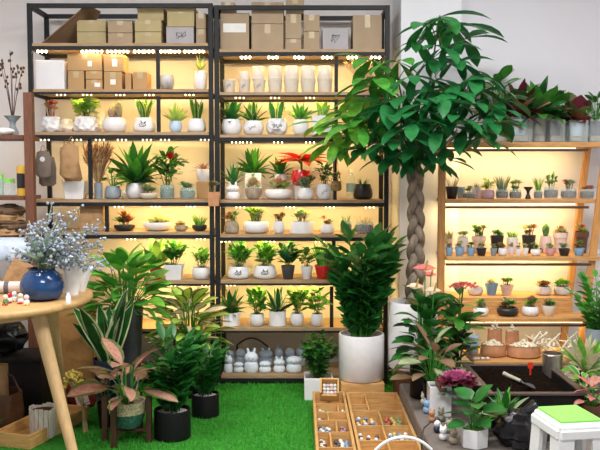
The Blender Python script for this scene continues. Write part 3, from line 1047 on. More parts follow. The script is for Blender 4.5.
item('potted_red_bromeliad', 'glossy red rounded pot with a flat spread of orange-red leaves', 'potted plant', E, ('round', M_red), 291, 312, 170, 'brom', 270, 335, 156, c=('orange', 'red', 'orange'), n=24, Y=5.2, z=Z2['E'] + .086, wk=.32, top=38)
item('succulent_bowl', 'white rounded pot of grey-green succulents before the red pot', 'potted plant', E, ('belly', M_white), 297.5, 314, 188, 'succ', 296, 318, 177, c=('bluish', 'sage', 'olive'), n=7, tall=.5, Y=5.075)
item('potted_leafy_plant', 'white pot with grey print and a dark leafy plant by the middle post', 'potted plant', E, ('round', M_white), 316, 333, 184, 'bush', 314, 334, 158, c=('dark', 'deep', 'olive'), n=60, ls=.18, art='twig')
r = potted('hanging_rope_planter', 'jute rope wrapped planter hanging from two cords at the middle post', 'potted plant', 4.93, ZY(191, 4.93), ('belly', M_rope), 330.5, 341.5, 181, 'bush', 329, 342, 169, c=('olive', 'mid', 'russet'), n=30, ls=.25)
for sx in (-1, 1):
    mb = MB(); mb.tube([(sx * .03, 0, .055), (sx * .012, .01, .13), (0, .03, .29)], .0018, 5); mb.build('cord', M_rope, r)
item('black_kettle_pot', 'glossy black knobbly pot on the shelf under the tree leaves', 'flower pot', E, ('belly', M_black), 353, 372.5, 184, 'grass', 356, 370, 176, c=('dark', 'deep'), n=26, Y=5.12)
r = thing('water_bottle', 'clear plastic bottle with blue label beside the black knobbly pot', 'bottle', (XY(351, 5.27), 5.27, Z2['E'] + .0005))
mb = MB(); mb.lathe([(1e-4, 0), (.03, 0), (.032, .02), (.032, .1), (.03, .13), (.013, .16), (.013, .175)], 16); mb.build('bottle', M_glass, r)
mb = MB(); mb.lathe([(.0328, .045), (.0328, .1)], 16); mb.build('wrap_label', M_blue, r)
mb = MB(); mb.lathe([(.015, .172), (.015, .192), (1e-4, .192)], 12); mb.build('cap', M_paper, r)

# ---- row E-F
F = 'F'
item('succulent_bowl', 'black shiny bowl of reddish succulents beside the kraft tote', 'potted plant', F, ('bowl', M_black), 114, 135, 225, 'succ', 114, 136, 214, c=('rose', 'mid', 'russet'), n=7, tall=.5)
item('cactus_bowl', 'white oval bowl heaped with golden ball cacti', 'potted plant', F, ('bowl', M_white), 143, 171.5, 222, 'balls', 145, 168, 207, n=9)
item('succulent_bowl', 'small shell-like stone dish between white and black bowls', 'potted plant', F, ('bowl', M_stone), 174, 188, 226, 'succ', 174, 188, 221, c=('straw', 'sage'), n=5)
item('succulent_bowl', 'black oval bowl with small upright green cacti', 'potted plant', F, ('bowl', M_black), 192, 207, 225, 'grass', 191, 208, 213, c=('mid', 'sage', 'bright'), n=60)
item('succulent_bowl', 'knobbly stone bowl with reddish and green succulents', 'potted plant', F, ('belly', M_stone), 224, 239, 221, 'succ', 223, 239, 212, c=('sage', 'rose', 'mid'), n=6, tall=.4)
item('succulent_bowl', 'white oval low bowl with a tall group of green succulents', 'potted plant', F, ('disc', M_white), 243, 269.5, 221, 'succ', 245, 267, 207, c=('mid', 'lime', 'sage'), n=10, tall=.7)
item('potted_succulent', 'small white round pot with russet succulent rosettes', 'potted plant', F, ('round', M_white), 273, 285, 221, 'succ', 272, 287, 211, c=('russet', 'straw', 'olive'), n=6, tall=.6)
item('cactus_bowl', 'white drum bowl with cacti and two tiny white ornaments', 'potted plant', F, ('cyl', M_white), 289.5, 314, 221, 'succ', 291, 312, 209, c=('mid', 'pale', 'cream', 'bluish'), n=8, tall=.6)
item('animal_planter', 'white animal shaped pot with a small red and green succulent', 'potted plant', F, ('belly', M_white), 320, 335, 224, 'succ', 322, 335, 216, c=('rose', 'mid'), n=5)
item('glass_terrarium', 'clear glass terrarium with a thin plant near the end post', 'terrarium', F, ('jar', M_glass), 340, 352, 221, 'grass', 341, 351, 213, c=('sage', 'mid'), n=20)
item('glass_terrarium', 'wide glass bowl with pebbles and thin sprouts near the end post', 'terrarium', F, ('jar', M_glass), 354, 374, 222, 'grass', 356, 372, 214, c=('sage', 'straw'), n=20)
r = thing('kraft_tote', 'brown kraft paper carrier with rope handle behind the dried berries', 'paper bag', (XY(93, 5.09), 5.09, Z1['F'] + .0005))
mb = MB(); mb.box((0, 0, .095), (.15, .08, .19), taper=.97); mb.build('bag', M_bag, r, False, bevel=.004)
mb = MB(); mb.tube([(-.04, -.05, .18), (-.03, -.05, .23), (0, -.05, .25), (.03, -.05, .23), (.04, -.05, .18)], .003, 5); mb.build('handle', M_rope, r)

# ---- row F-G
G = 'G'
item('potted_leafy_plant', 'small red pot with tall bright green leaves beside the white square pot', 'potted plant', G, ('taper', M_red), 149, 162, 268, 'spike', 138, 163, 238, c=('bright', 'mid', 'lime'), n=22, wk=.22)
item('potted_zz_plant', 'white square pot with a stubby upright green plant', 'potted plant', G, ('squaret', M_white), 164.5, 183, 264, 'jade', 161, 187, 239, c=('deep', 'mid', 'bright'), n=70)
item('potted_jade_plant', 'white round pot with large oval bright leaves at the rack joint', 'potted plant', G, ('round', M_white), 191.5, 211, 267, 'jade', 183, 212, 246, c=('mid', 'bright', 'deep'), n=46)
item('potted_jade_plant', 'white round pot with rabbit print and a jade plant near the rack joint', 'potted plant', G, ('belly', M_white), 227, 250, 266, 'jade', 224, 251, 241, art='rabbit', c=('mid', 'deep', 'bright'), n=80)
item('potted_jade_plant', 'white round pot with rabbit print beside the dark grey pot', 'potted plant', G, ('belly', M_white), 253, 277, 265, 'jade', 251, 276, 241, art='rabbit', c=('bright', 'mid'), n=80)
item('potted_zz_plant', 'dark grey cup pot with white tag and a dense green plant', 'potted plant', G, ('taper', M_dark), 281, 295, 265.5, 'jade', 275, 299, 241, c=('deep', 'mid', 'teal'), n=80)
item('potted_leafy_plant', 'slim white tapered cup with a thin dark green plant', 'potted plant', G, ('taper', M_white), 301, 313, 266, 'bush', 298, 315, 243, c=('deep', 'mid', 'olive'), n=50, ls=.22)
item('potted_grass', 'red tub with upright bright grass-like leaves', 'potted plant', G, ('taper', M_red), 314.5, 333, 265, 'grass', 313, 334, 241, c=('bright', 'mid'), n=90)
item('potted_leafy_plant', 'dark grey cup with tag beside the red tub', 'potted plant', G, ('taper', M_dark), 337, 348, 266, 'bush', 336, 349, 246, c=('deep', 'olive', 'mid'), n=40, ls=.22)
# ---- row G-H
H = 'H'
item('potted_leafy_plant', 'straight white pot with a dark bushy plant under the glowing lamp', 'potted plant', H, ('cyl', M_white), 222, 239, 312, 'spike', 219, 245, 291, c=('deep', 'olive', 'dark'), n=34, wk=.16)
item('potted_leafy_plant', 'white round pot with a glossy bright green plant, second on the five pot shelf', 'potted plant', H, ('round', M_white), 249, 264.5, 313.5, 'jade', 245, 267, 288, c=('mid', 'bright'), n=70)
item('potted_snake_plant', 'straight white pot with cream-edged arching leaves, middle of the five', 'potted plant', H, ('cyl', M_white), 269, 286, 310.5, 'arch', 269, 287, 286, c=('dark', 'pale'), n=18)
item('potted_leafy_plant', 'white round pot with bright green leaves, fourth on the five pot shelf', 'potted plant', H, ('round', M_white), 290, 304, 313, 'jade', 288, 307, 286, c=('bright', 'mid', 'lime'), n=56)
item('potted_leafy_plant', 'white round pot with lime leaves beside the end post', 'potted plant', H, ('round', M_white), 310.5, 324, 313.5, 'bush', 307, 328, 285, c=('bright', 'lime', 'mid'), n=60, ls=.24)
# ---- row H-I: animal planters
zI = Z2['I'] + .0005
sp = [  # label, x0, x1, ytop, back, tone, ears
    ('white animal planter at the end of the shelf by the steel post', 223, 232, 356, 0, M_bun, 1),
    ('small white round-headed planter beside the tall eared bunny', 233, 243, 362, 0, M_bun, 0),
    ('tall white bunny planter with two upright ears, front of the bottom shelf', 243.5, 258, 352, 0, M_bun, 1),
    ('low white animal planter under the blue bunny', 258.5, 271, 361, 0, M_bun, 0),
    ('small white pig shaped planter between bunny and owl planters', 273, 285, 359, 0, M_bun, 1),
    ('large white owl-like planter with folded wings', 286, 302, 356, 0, M_bun, 0),
    ('pale blue planter at the back over the end one', 224, 234, 350, 1, M_bluew, 0),
    ('pale blue planter head behind the small round-headed one', 235, 245, 349, 1, M_bluew, 0),
    ('pale blue bunny planter with upright ears at the back', 258, 273, 350, 1, M_bluew, 1),
    ('pale blue cat-eared planter behind the pig planter', 274, 283, 348, 1, M_bluew, 1),
    ('pale blue bird-like planter behind the owl planter', 284.5, 295, 348, 1, M_bluew, 0),
    ('pale blue planter half hidden by the bushy plant', 296, 306, 347, 1, M_bluew, 1)]
for k, (lb, a, b, yt, back, m, ears) in enumerate(sp):
    Y = 5.26 if back else 5.09
    r = thing('animal_planter', lb, 'planter', (XY((a + b) / 2, Y), Y, zI), 0, 'animal planters on the bottom shelf')
    hh = ZY(yt, Y) - zI
    bunny(r, (b - a) / 2 * Y / FPX, hh, m, bool(ears), not back, .35)
mb = MB()
pts = [P(237 + 2.6 * k, 347 - 9 * sin(pi * (k + 1) / 13), 5.33) for k in range(13)]
mb.tube([V((pts[0].x, 5.33, Z2['I'] + .01))] + pts + [V((pts[-1].x + .02, 5.33, Z2['I'] + .01))], .006, 6)
tag(mb.build('power_cable', M_cable, None), 'thick black cable arching behind the animal planters', 'cable')
# ================================================================== potted plants on the turf
potted('potted_zz_plant', 'large dark green plant in a straight black pot with white pebbles, nearer the woven basket', 'potted plant', 3.97, .009, ('cyl', M_blackp), 152, 189, 408.5, 'zz', 153, 190, 334, soil=M_pebw, n=20, split=True, npair=7, ll=.34, c=('deep', 'dark'))
potted('potted_zz_plant', 'smaller dark plant in a black pot with white pebbles beside the bottom rack shelf', 'potted plant', 4.34, .009, ('cyl', M_blackp), 190, 218, 393, 'zz', 186, 220, 347, soil=M_pebw, n=17, split=True, npair=6, ll=.36, c=('deep', 'dark'))
potted('potted_snake_plant', 'tall green-edged snake plant in a navy pot topped with white pebbles', 'potted plant', 4.3, .009, ('taper', M_navy), 91, 122, 358, 'snake', 62, 176, 287, soil=M_pebw, n=13, split=True, c=('dark', 'pale'))
potted('potted_aglaonema', 'yellow and rosy variegated leafy plant standing before the rack in a dark pot', 'potted plant', 4.72, .009, ('taper', M_blackp), 172, 204, 340, 'broad', 148, 224, 292, c=('lime', 'olive'), alt='cream', n=80, ll=.52, lw=.5, kind='oval', low=.85, ew=.6)
potted('potted_leafy_plant', 'big leafy green bush in a dark pot behind the snake plant', 'potted plant', 4.62, .009, ('taper', M_dark), 108, 142, 308, 'broad', 72, 184, 254, c=('mid', 'deep'), alt='bright', n=95, ll=.42, lw=.5, kind='heart', edge=False, low=.8)
# aglaonema in woven basket on a stand
Y = 3.92
x = XY(125, Y)
r = thing('potted_aglaonema', 'pink-leaved plant in a cream and green woven basket pot on a wooden stand', 'potted plant', (x, Y, .085))
R = 18 * Y / FPX
h = ZY(400, Y) - .085
mb = MB()
mb.lathe([(1e-4, 0), (R * .72, 0), (R * .92, h * .3), (R * 1.0, h * .55), (R * 1.02, h), (R * .93, h), (R * .9, h * .85), (1e-4, h * .85)], 24, rib=.012, ribn=24, mf=lambda i: 1 if i < 3 else 0)
mb.build('basket', [mat('woven_cream', (.62, .52, .34), .85, bump=.8, bscale=110, noise=.25, scale=90), mat('woven_green', (.03, .14, .09), .85, bump=.8, bscale=110, noise=.3, scale=90)], r)
mb = MB(); mb.lathe([(R * .9, h * .87), (1e-4, h * .91)], 16); mb.build('soil', M_stone, r)
p_broad(r, h * .88, R, 38 * Y / FPX, ZY(352, Y) - .085 - h, random.Random(12), c=('pink', 'olive'), n=17, split=True, ll=.85, lw=.54, kind='oval', alt='rose', ew=.6)
for k, (dx, dy, hh) in enumerate([(-.02, -.03, .1), (.05, .02, .08)]):
    mb = MB(); mb.leaf((dx, dy, h + hh), .4, 1.4, .045, .03, 0, 'oval', 5, .5, 0); mb.leaf((dx, dy, h + hh), 3.4, 1.4, .045, .03, 0, 'oval', 5, .5, 0)
    mb.tube([(dx * .5, dy * .5, h * .9), (dx, dy, h + hh)], .003, 5)
    mb.build('flower_bud', lf('cream'), r)
r = thing('plant_stand', 'dark brown four legged wooden stand holding the woven basket pot', 'plant stand', (x, Y, .008))
lz = ZY(397, Y)
for dx, dy in ((-.113, .0), (-.045, -.104), (.11, -.02), (.04, .1)):
    mb = MB(); mb.box((dx, dy, lz / 2), (.028, .028, lz)); mb.build('leg', M_walnut, r, False, bevel=.003)
for a, b in (((-.113, 0), (.11, -.02)), ((-.045, -.1), (.04, .1))):
    mb = MB(); mb.tube([(a[0], a[1], .06 if a[0] < -.1 else .062), (b[0], b[1], .06 if a[0] < -.1 else .062)], .011, 4); mb.build('crossbar', M_walnut, r, False)
# hanging speckled black nursery tag area: russet leaf plant by the stand
potted('potted_caladium', 'low plant with dusky pink speckled leaves in a dark pot by the stand', 'potted plant', 4.12, .009, ('taper', M_blackp), 94, 112, 402, 'broad', 84, 118, 372, c=('dusk', 'olive'), alt='rose', n=14, ll=.8, lw=.5, kind='oval')

# ================================================================== round table and what is on it
tc = (-1.52, 3.68)
TZ = .77
r = thing('round_table', 'round light wooden table with splayed legs under the blue vase', 'table', (tc[0], tc[1], 0))
mb = MB(); mb.lathe([(1e-4, TZ - .035), (.525, TZ - .035), (.54, TZ - .03), (.545, TZ - .018), (.54, TZ - .004), (.53, TZ), (1e-4, TZ)], 72); mb.build('table_top', M_table, r)
mb = MB(); mb.lathe([(.36, TZ - .075), (.38, TZ - .075), (.38, TZ - .036), (.36, TZ - .036), (.36, TZ - .075)], 40); mb.build('apron', M_tleg, r)
for a, b, m in (((.36, -.18), (.58, -.32), 0), ((.3, .18), (.2, .74), 0), ((-.3, .2), (-.45, .33), 0), ((-.12, -.36), (-.2, -.52), 0)):
    mb = MB(); mb.tube([(b[0], b[1], 0), (a[0], a[1], TZ - .036)], lambda t: .02 + .013 * t, 14); mb.build('leg', M_tleg, r)
Y = 3.57
r = thing('ceramic_vase', 'round cobalt blue ribbed vase on the wooden table', 'vase', (XY(41, Y), Y, TZ + .0005))
R = 21.5 * Y / FPX
h = ZY(268, Y) - TZ
pr = [(1e-4, 0), (R * .6, 0), (R * .66, .01)]
for k in range(1, 22):
    t = k / 22
    pr.append((R * (.62 + .38 * sin(pi * (t * .86 + .09)) ** .8) * (1 + .022 * (k % 2)), h * (.03 + .85 * t)))
pr += [(R * .62, h * .9), (R * .6, h * .96), (R * .68, h), (R * .62, h), (R * .52, h * .92), (R * .5, h * .8), (1e-4, h * .78)]
mb = MB(); mb.lathe(pr, 36, mf=lambda i: 1 if i < 4 else 0); mb.build('vase', [M_vase, M_navy], r)
vx = XY(41, Y)
r = thing('dried_bouquet', 'bunch of dried blue-grey berry stems standing in the cobalt vase', 'dried flowers', (vx, Y, TZ + h * .8))
rd = random.Random(21)
for k in range(40):
    px = rd.uniform(10, 112)
    py = rd.uniform(212, 262) + abs(px - 55) * .28
    if k < 5:
        px, py = [(52, 204), (60, 212), (80, 208), (102, 222), (36, 226)][k]
    q = P(px, py, Y + rd.uniform(-.1, .14)) - V((vx, Y, TZ + h * .8))
    b = V((rd.uniform(-.02, .02), rd.uniform(-.02, .02), .0))
    mid = b.lerp(q, .5) + V((0, 0, .04))
    st = MB(); st.tube([b, b.lerp(mid, .6) + V((0, 0, .012)), mid, q], .0025, 5); 
    for j in range(17):
        t = .35 + .65 * j / 16
        p = (mid.lerp(q, (t - .5) * 2) if t > .5 else b.lerp(mid, t * 2))
        p = p + V((rd.uniform(-1, 1), rd.uniform(-1, 1), rd.uniform(-1, 1))) * .022
        st.sphere(p, rd.uniform(.005, .009), 7, 1)
    st.build('berry_stem', [lf('sage'), M_berry], r)
leafs = MB()
for k in range(26):
    a = k * 2.4
    leafs.leaf((0, 0, .03 + .05 * rd.random()), a, rd.uniform(.2, 1.3), rd.uniform(.1, .18), .028, .4, 'lance', 5, .2, 0)
leafs.build('leaves', lf('bluish'), r)

def wrapped(label, px, pyb, Y, hpx, w, tilt, m=M_paper):
    r = thing('wrapped_flower_bundle', label, 'wrapped flowers', (XY(px, Y), Y, TZ + .001))
    hh = hpx * Y / FPX
    mb = MB()
    n = 20
    vs = []
    for i, (rr, z) in enumerate([(w * .6, 0), (w * .7, hh * .4), (w * .88, hh * .8), (w * 1.0, hh)]):
        for k in range(n):
            a = 2 * pi * k / n
            q = rr * (1 + .14 * sin(a * 5) * (i / 3))
            vs.append((q * cos(a), q * sin(a) * .75, z + (.02 * sin(a * 4) if i == 3 else 0)))
    mb.add(vs, [(i * n + k, i * n + (k + 1) % n, (i + 1) * n + (k + 1) % n, (i + 1) * n + k) for i in range(3) for k in range(n)])
    mb.build('paper_wrap', m, r)
    mb = MB()
    rd = random.Random(int(px))
    for k in range(26):
        a, f = k * 2.4, sqrt(k / 26)
        mb.sphere((w * .75 * f * cos(a), w * .55 * f * sin(a), hh * (1.0 - .12 * f)), .014, 7)
    mb.build('blossoms', M_bluew, r)
    r.rotation_euler = (0, tilt, 0)


wrapped('white paper wrapped bundle of pale blue dried flowers beside the cobalt vase', 70, 298, 3.72, 36, .055, .06)
wrapped('smaller white paper cone of pale flowers at the table edge', 79, 296, 3.84, 26, .04, .2, M_wplas)
mb = MB(); mb.lathe([(1e-4, 0), (.011, 0), (.011, .035), (.006, .04), (.006, .05), (1e-4, .05)], 12)
r = thing('white_bottle', 'tiny white squeeze bottle at the foot of the wrapped flowers', 'bottle', (XY(67, 3.45), 3.45, TZ + .0005)); mb.build('bottle', M_white, r)
for k, (px, Yq, lb, m) in enumerate([(8, 3.48, 'small red and white figurine on the table', M_red), (13, 3.52, 'white lamb-like figurine on the table near the vase', M_white), (19, 3.46, 'pale figurine with red feet beside the vase foot', M_warmw), (25, 3.42, 'tiny red and cream trinket before the cobalt vase', M_palep), (4, 3.42, 'small green-footed white trinket at the table rim', M_warmw)]):
    r = thing('table_figurine', lb, 'figurine', (XY(px, Yq), Yq, TZ + .0005), 0, 'figurines on the round table')
    mb = MB(); mb.sphere((0, 0, .013), .014, 10, sz=.95); mb.build('body', M_white if k != 4 else M_cact, r)
    mb = MB(); mb.sphere((0, -.002, .034), .012, 10); mb.build('head', m, r)
    mb = MB(); mb.sphere((-.006, -.012, .004), .006, 6); mb.sphere((.006, -.012, .004), .006, 6); mb.build('feet', M_red if k % 2 == 0 else M_skin, r)
r = thing('paper_roll', 'cream paper roll lying on the table behind the figurines', 'paper roll', (XY(7, 3.75), 3.75, TZ + .03))
mb = MB(); mb.tube([(-.12, 0, 0), (.07, .02, 0)], .028, 16); mb.build('roll', M_palep, r)
mb = MB(); mb.tube([(-.02, .005, 0), (.0, .008, 0)], .0285, 16); mb.build('printed_band', M_ink, r)
r = thing('kraft_envelope', 'folded kraft paper envelope leaning behind the paper roll', 'envelope', (XY(17, 3.95), 3.95, TZ + .001))
mb = MB(); mb.box((0, 0, .075), (.1, .012, .13), M=Matrix.Rotation(.5, 4, 'Y')); mb.build('envelope', M_bag, r, False)
mb = MB(); mb.box((.03, -.01, .04), (.1, .003, .05), M=Matrix.Rotation(.5, 4, 'Y')); mb.build('flap', M_bag, r, False)

# ================================================================== wooden side shelf at the wall
Yl = 4.62
r = thing('wooden_side_shelf', 'red-brown wooden side shelf with a tall post beside the steel rack', 'shelf', (XY(10, Yl), Yl, 0))
cx = XY(10, Yl)
zs_ = [ZY(135, Yl), ZY(196, Yl), ZY(240, Yl)]
mb = MB(); mb.box((XY(32.5, Yl) - cx, -.02, ZY(93, Yl) / 2), (.05, .05, ZY(93, Yl))); mb.build('post', M_redw, r, False, bevel=.004)
mb = MB(); mb.box((-.42, .14, ZY(120, Yl) / 2), (.05, .05, ZY(120, Yl))); mb.build('post', M_redw, r, False, bevel=.004)
for z in zs_:
    mb = MB(); mb.box((-.16, .14, z - .012), (.50, .3, .024)); mb.build('shelf_board', M_redw, r, False, bevel=.002)
z0, z1, z2 = zs_
r = thing('antler_vase', 'small grey cup vase on the top of the wooden side shelf', 'vase', (XY(15, Yl + .1), Yl + .1, z0 + .0005))
mb = MB(); mb.lathe([(1e-4, 0), (.03, 0), (.034, .02), (.018, .055), (.018, .08), (.05, .115), (.046, .116), (.014, .08), (1e-4, .07)], 18); mb.build('vase', M_greyb, r)
r = thing('dried_branch', 'bare dried twigs with dark seed heads rising from the grey vase', 'dried branches', (XY(15, Yl + .1), Yl + .1, z0 + .08))
o = V((XY(15, Yl + .1), Yl + .1, z0 + .08))
for px, py in ((2, 58), (10, 50), (18, 66), (6, 78), (23, 66), (20, 84), (12, 68), (1, 66)):
    q = P(px, py, Yl + .1 + RND.uniform(-.06, .06)) - o
    mb = MB(); mb.tube([(0, 0, 0), q * .5 + V((0, 0, .03)), q], lambda t: .0028 * (1 - .5 * t), 5)
    tw = mb.build('twig', M_walnut, r)
    mb = MB()
    for j in range(5):
        p = q * (.82 + .04 * j) + V((RND.uniform(-.012, .012), 0, RND.uniform(-.01, .02)))
        mb.sphere(p, .007, 6, sz=1.4)
    mb.build('seed_heads', M_walnut, tw)
r = thing('folded_paper_bundle', 'crumpled grey paper bundle at the vase foot on the top board', 'paper', (XY(6, Yl + .02), Yl + .02, z0 + .0005))
mb = MB(); mb.sphere((0, 0, .022), .04, 10, sx=1.5, sz=.55, rib=.08, ribn=5); mb.build('bundle', M_paper, r)
for lb, px, w, hh, m, m2 in (('green-capped clear bottle on the middle board', 1, .02, .1, M_gglass, M_gplas), ('short clear tub with green lid next to the yellow can', 10, .036, .075, M_glass, M_gplas)):
    r = thing('lidded_bottle', lb, 'bottle', (XY(px, Yl + .1), Yl + .1, z1 + .0005))
    mb = MB(); mb.lathe([(1e-4, 0), (w, 0), (w, hh), (w * .8, hh + .01), (1e-4, hh + .01)], 16); mb.build('bottle', m, r)
    mb = MB(); mb.lathe([(w * .95, hh + .0), (w * .95, hh + .025), (1e-4, hh + .025)], 16); mb.build('cap', m2, r)
r = thing('yellow_canister', 'tall yellow canister with a black label beside the timber post', 'canister', (XY(23, Yl + .08), Yl + .08, z1 + .0005))
w, hh = 5 * 4.7 / FPX, ZY(166, Yl + .08) - z1
mb = MB(); mb.lathe([(1e-4, 0), (w, 0), (w, hh * .92), (w * .9, hh), (1e-4, hh)], 20); mb.build('canister', mat('yellow_card', (.72, .42, .04), .5), r)
mb = MB(); mb.lathe([(w * 1.01, hh * .25), (w * 1.01, hh * .75)], 20); mb.build('wrap_label', M_black, r)
r = thing('folded_cloth', 'brown folded cloth heaped on the bottom board', 'cloth', (XY(6, Yl + .1), Yl + .1, z2 + .0005))
for k in range(4):
    mb = MB(); mb.crumple((.02 * (k % 2) - .02, .0, .036 + .043 * k), .13 - .006 * k, 1, .68, .34, 4 + k, .3, 2.2); mb.build('cloth_fold', M_cloth if k % 2 else M_bag, r)
r = thing('pale_cloth', 'pale blue cloth hanging over the front of the bottom board', 'cloth', (XY(12, Yl - .05), Yl - .05, z2))
mb = MB()
n = 14
vs = [(-.13 + .24 * i / n, -.012 - .012 * sin(i * 1.9) * (j / 3) - (0 if j else -.05), .014 - .045 * (j if j else 0) - .01 * sin(i * .9) * (j / 3)) for j in range(4) for i in range(n + 1)]
mb.add(vs, [(j * (n + 1) + i, j * (n + 1) + i + 1, (j + 1) * (n + 1) + i + 1, (j + 1) * (n + 1) + i) for j in range(3) for i in range(n)])
o = mb.build('cloth', M_bcloth, r); sm = o.modifiers.new('th', 'SOLIDIFY'); sm.thickness = .004

# ================================================================== under the table
r = thing('black_storage_crate', 'dark plastic crate in the shade under the round table', 'crate', (-1.66, 4.4, .001))
mb = MB(); mb.box((0, 0, .165), (.5, .24, .33)); mb.build('crate', M_plast, r, False, bevel=.01)
mb = MB(); mb.box((0, 0, .33), (.52, .26, .026)); mb.build('rim', M_plast, r, False, bevel=.006)
r = thing('black_film_bag', 'crumpled black plastic bag resting on the dark crate under the table', 'bag', (-1.68, 4.4, .345))
mb = MB(); mb.crumple((0, 0, .088), .16, 1, .7, .62, 2); mb.build('bag', M_dblack, r)
mb = MB(); mb.tube([(0, 0, .165), (.02, .01, .2), (.05, 0, .215)], lambda t: .02 + .015 * t, 8); mb.build('knot', M_dblack, r)
r = thing('kraft_bag', 'large kraft paper bag standing under the table behind the pale leg', 'paper bag', (-1.38, 4.78, .001))
mb = MB(); mb.box((0, 0, .03 + .27), (.28, .12, .54), taper=1.08); mb.build('bag', mat('amber_kraft', (.4, .2, .06), .8, noise=.2, scale=9, bump=.4, bscale=14), r, False, bevel=.008)
mb = MB(); mb.tube([(-.06, -.065, .5), (-.06, -.072, .56), (-.03, -.072, .6), (.03, -.072, .6), (.06, -.072, .56), (.06, -.065, .5)], .004, 5); mb.build('handle', M_rope, r)
r = thing('red_cloth_bag', 'red cloth bag lying on the turf under the table', 'bag', (-1.25, 4.5, .009))
mb = MB(); mb.crumple((0, 0, .068), .1, 1, .55, .8, 3, .2); mb.build('bag', mat('red_cloth', (.25, .012, .012), .8, noise=.3, bump=.3, bscale=20), r)
mb = MB(); mb.tube([(-.07, -.05, .13), (-.04, -.07, .18), (.04, -.07, .18), (.07, -.05, .13)], .006, 6); mb.build('strap', mat('red_cloth', (0, 0, 0)), r)
r = thing('dried_bundle', 'bundle of dried yellow flowers tied upright beside the table leg', 'dried flowers', (XY(82, 4.05), 4.05, .009))
mb = MB()
for k in range(16):
    a = k * 2.4
    mb.tube([(.012 * cos(a), .012 * sin(a), 0), (-.008 + .006 * cos(a), .006 * sin(a), .13), (-.055 + .03 * cos(a), .03 * sin(a), .27)], .002, 4)
mb.build('stalks', lf('straw'), r)
mb = MB()
for k in range(60):
    a, f = k * 2.4, sqrt(k / 60)
    mb.sphere((-.06 + .05 * f * cos(a), .04 * f * sin(a), .26 + .035 * f * sin(a * 3) + .06 * (1 - f)), .009, 6)
mb.build('flower_heads', mat('dried_yellow', (.55, .42, .08), .8, noise=.3), r)
r = thing('round_basket', 'brown woven basket standing before the dark crate', 'basket', (-1.56, 4.12, .001))
mb = MB(); mb.lathe([(1e-4, 0), (.085, 0), (.11, .08), (.1, .2), (.09, .2), (.1, .08), (.08, .01), (1e-4, .01)], 24, rib=.02, ribn=24); mb.build('basket', M_brown, r)
mb = MB(); mb.tube([(-.1, 0, .19), (-.06, 0, .28), (0, 0, .31), (.06, 0, .28), (.1, 0, .19)], .006, 6); mb.build('handle', M_walnut, r)
r = thing('kraft_roll', 'upright roll of brown paper in the woven basket', 'paper roll', (-1.56, 4.12, .013))
mb = MB(); mb.lathe([(1e-4, 0), (.035, 0), (.035, .33), (.028, .33), (.028, .3), (1e-4, .3)], 16); mb.build('roll', M_bag, r)
potted('potted_grass', 'tuft of blue-green grass with dry tips by the end of the wooden tray', 'potted plant', 3.9, .001, ('taper', M_blackp), -32, -16, 434, 'grass', -70, 22, 410, c=('teal', 'straw', 'deep'), n=110)

r = thing('wooden_tray', 'shallow pine tray on the floor holding the pale ribbed cup', 'tray', (-1.325, 4.06, .009), -.3)
w, l, hh = .21, .52, .055
mb = MB(); mb.box((0, 0, .006), (w, l, .012)); mb.build('base', M_pine, r, False)
for sx in (-1, 1):
    mb = MB(); mb.box((sx * (w / 2 - .006), 0, hh / 2 + .012), (.012, l, hh)); mb.build('side_panel', M_pine, r, False)
for sy in (-1, 1):
    mb = MB(); mb.box((0, sy * (l / 2 - .006), hh / 2 + .012), (w - .024, .012, hh)); mb.build('end_panel', M_pinex, r, False)
r = thing('ribbed_cup', 'pale birch strip cup standing in the wooden floor tray', 'cup', (XY(39, 3.97), 3.97, .022))
R, hh = .062, ZY(407, 3.97) - .022
mb = MB()
for k in range(18):
    a = 2 * pi * k / 18
    mb.box((R * cos(a), R * sin(a), hh / 2 + .006 * sin(k * 5)), (.008, .02, hh), rz=a)
mb.build('birch_strips', M_wood_pale, r, False)
mb = MB(); mb.lathe([(1e-4, .004), (R * .9, .004), (R * .9, hh * .9), (R * .84, hh * .9), (R * .84, .02), (1e-4, .02)], 18); mb.build('inner_cup', M_brown, r)
r = thing('price_card', 'small blank cream card leaning at the tray end', 'card', (XY(79, 4.32), 4.32, .075))
mb = MB(); mb.box((0, 0, .03), (.07, .004, .08), M=Matrix.Rotation(-.3, 4, 'Y')); mb.build('card', M_palep, r, False)

# ================================================================== big plants by the column
Y = 4.66
r = thing('wooden_plant_block', 'square pine block under the large white cylinder pot', 'block', (XY(362, Y), Y, .009))
zt = .132
mb = MB(); mb.box((0, 0, (zt - .009) / 2), (.25, .25, zt - .009)); mb.build('block', M_pinex, r, False, bevel=.004)
potted('potted_zz_plant', 'large full green plant in a white cylinder pot with grey pebbles on a pine block', 'potted plant', Y, zt + .0005, ('cyl', M_white), 339, 385, 333, 'zz', 330, 402, 230, soil=M_pebg, n=32, split=True, npair=8, ll=.27, c=('deep', 'mid'))
potted('potted_bushy_plant', 'dense small-leaved green bush in a white square planter on the turf', 'potted plant', 4.7, .009, ('square', M_white), 304, 333, 375, 'bush', 296, 342, 328, soil=M_pebg, c=('dark', 'deep', 'mid'), n=420, ls=.11, lw=.5, stems=16, low=.05)

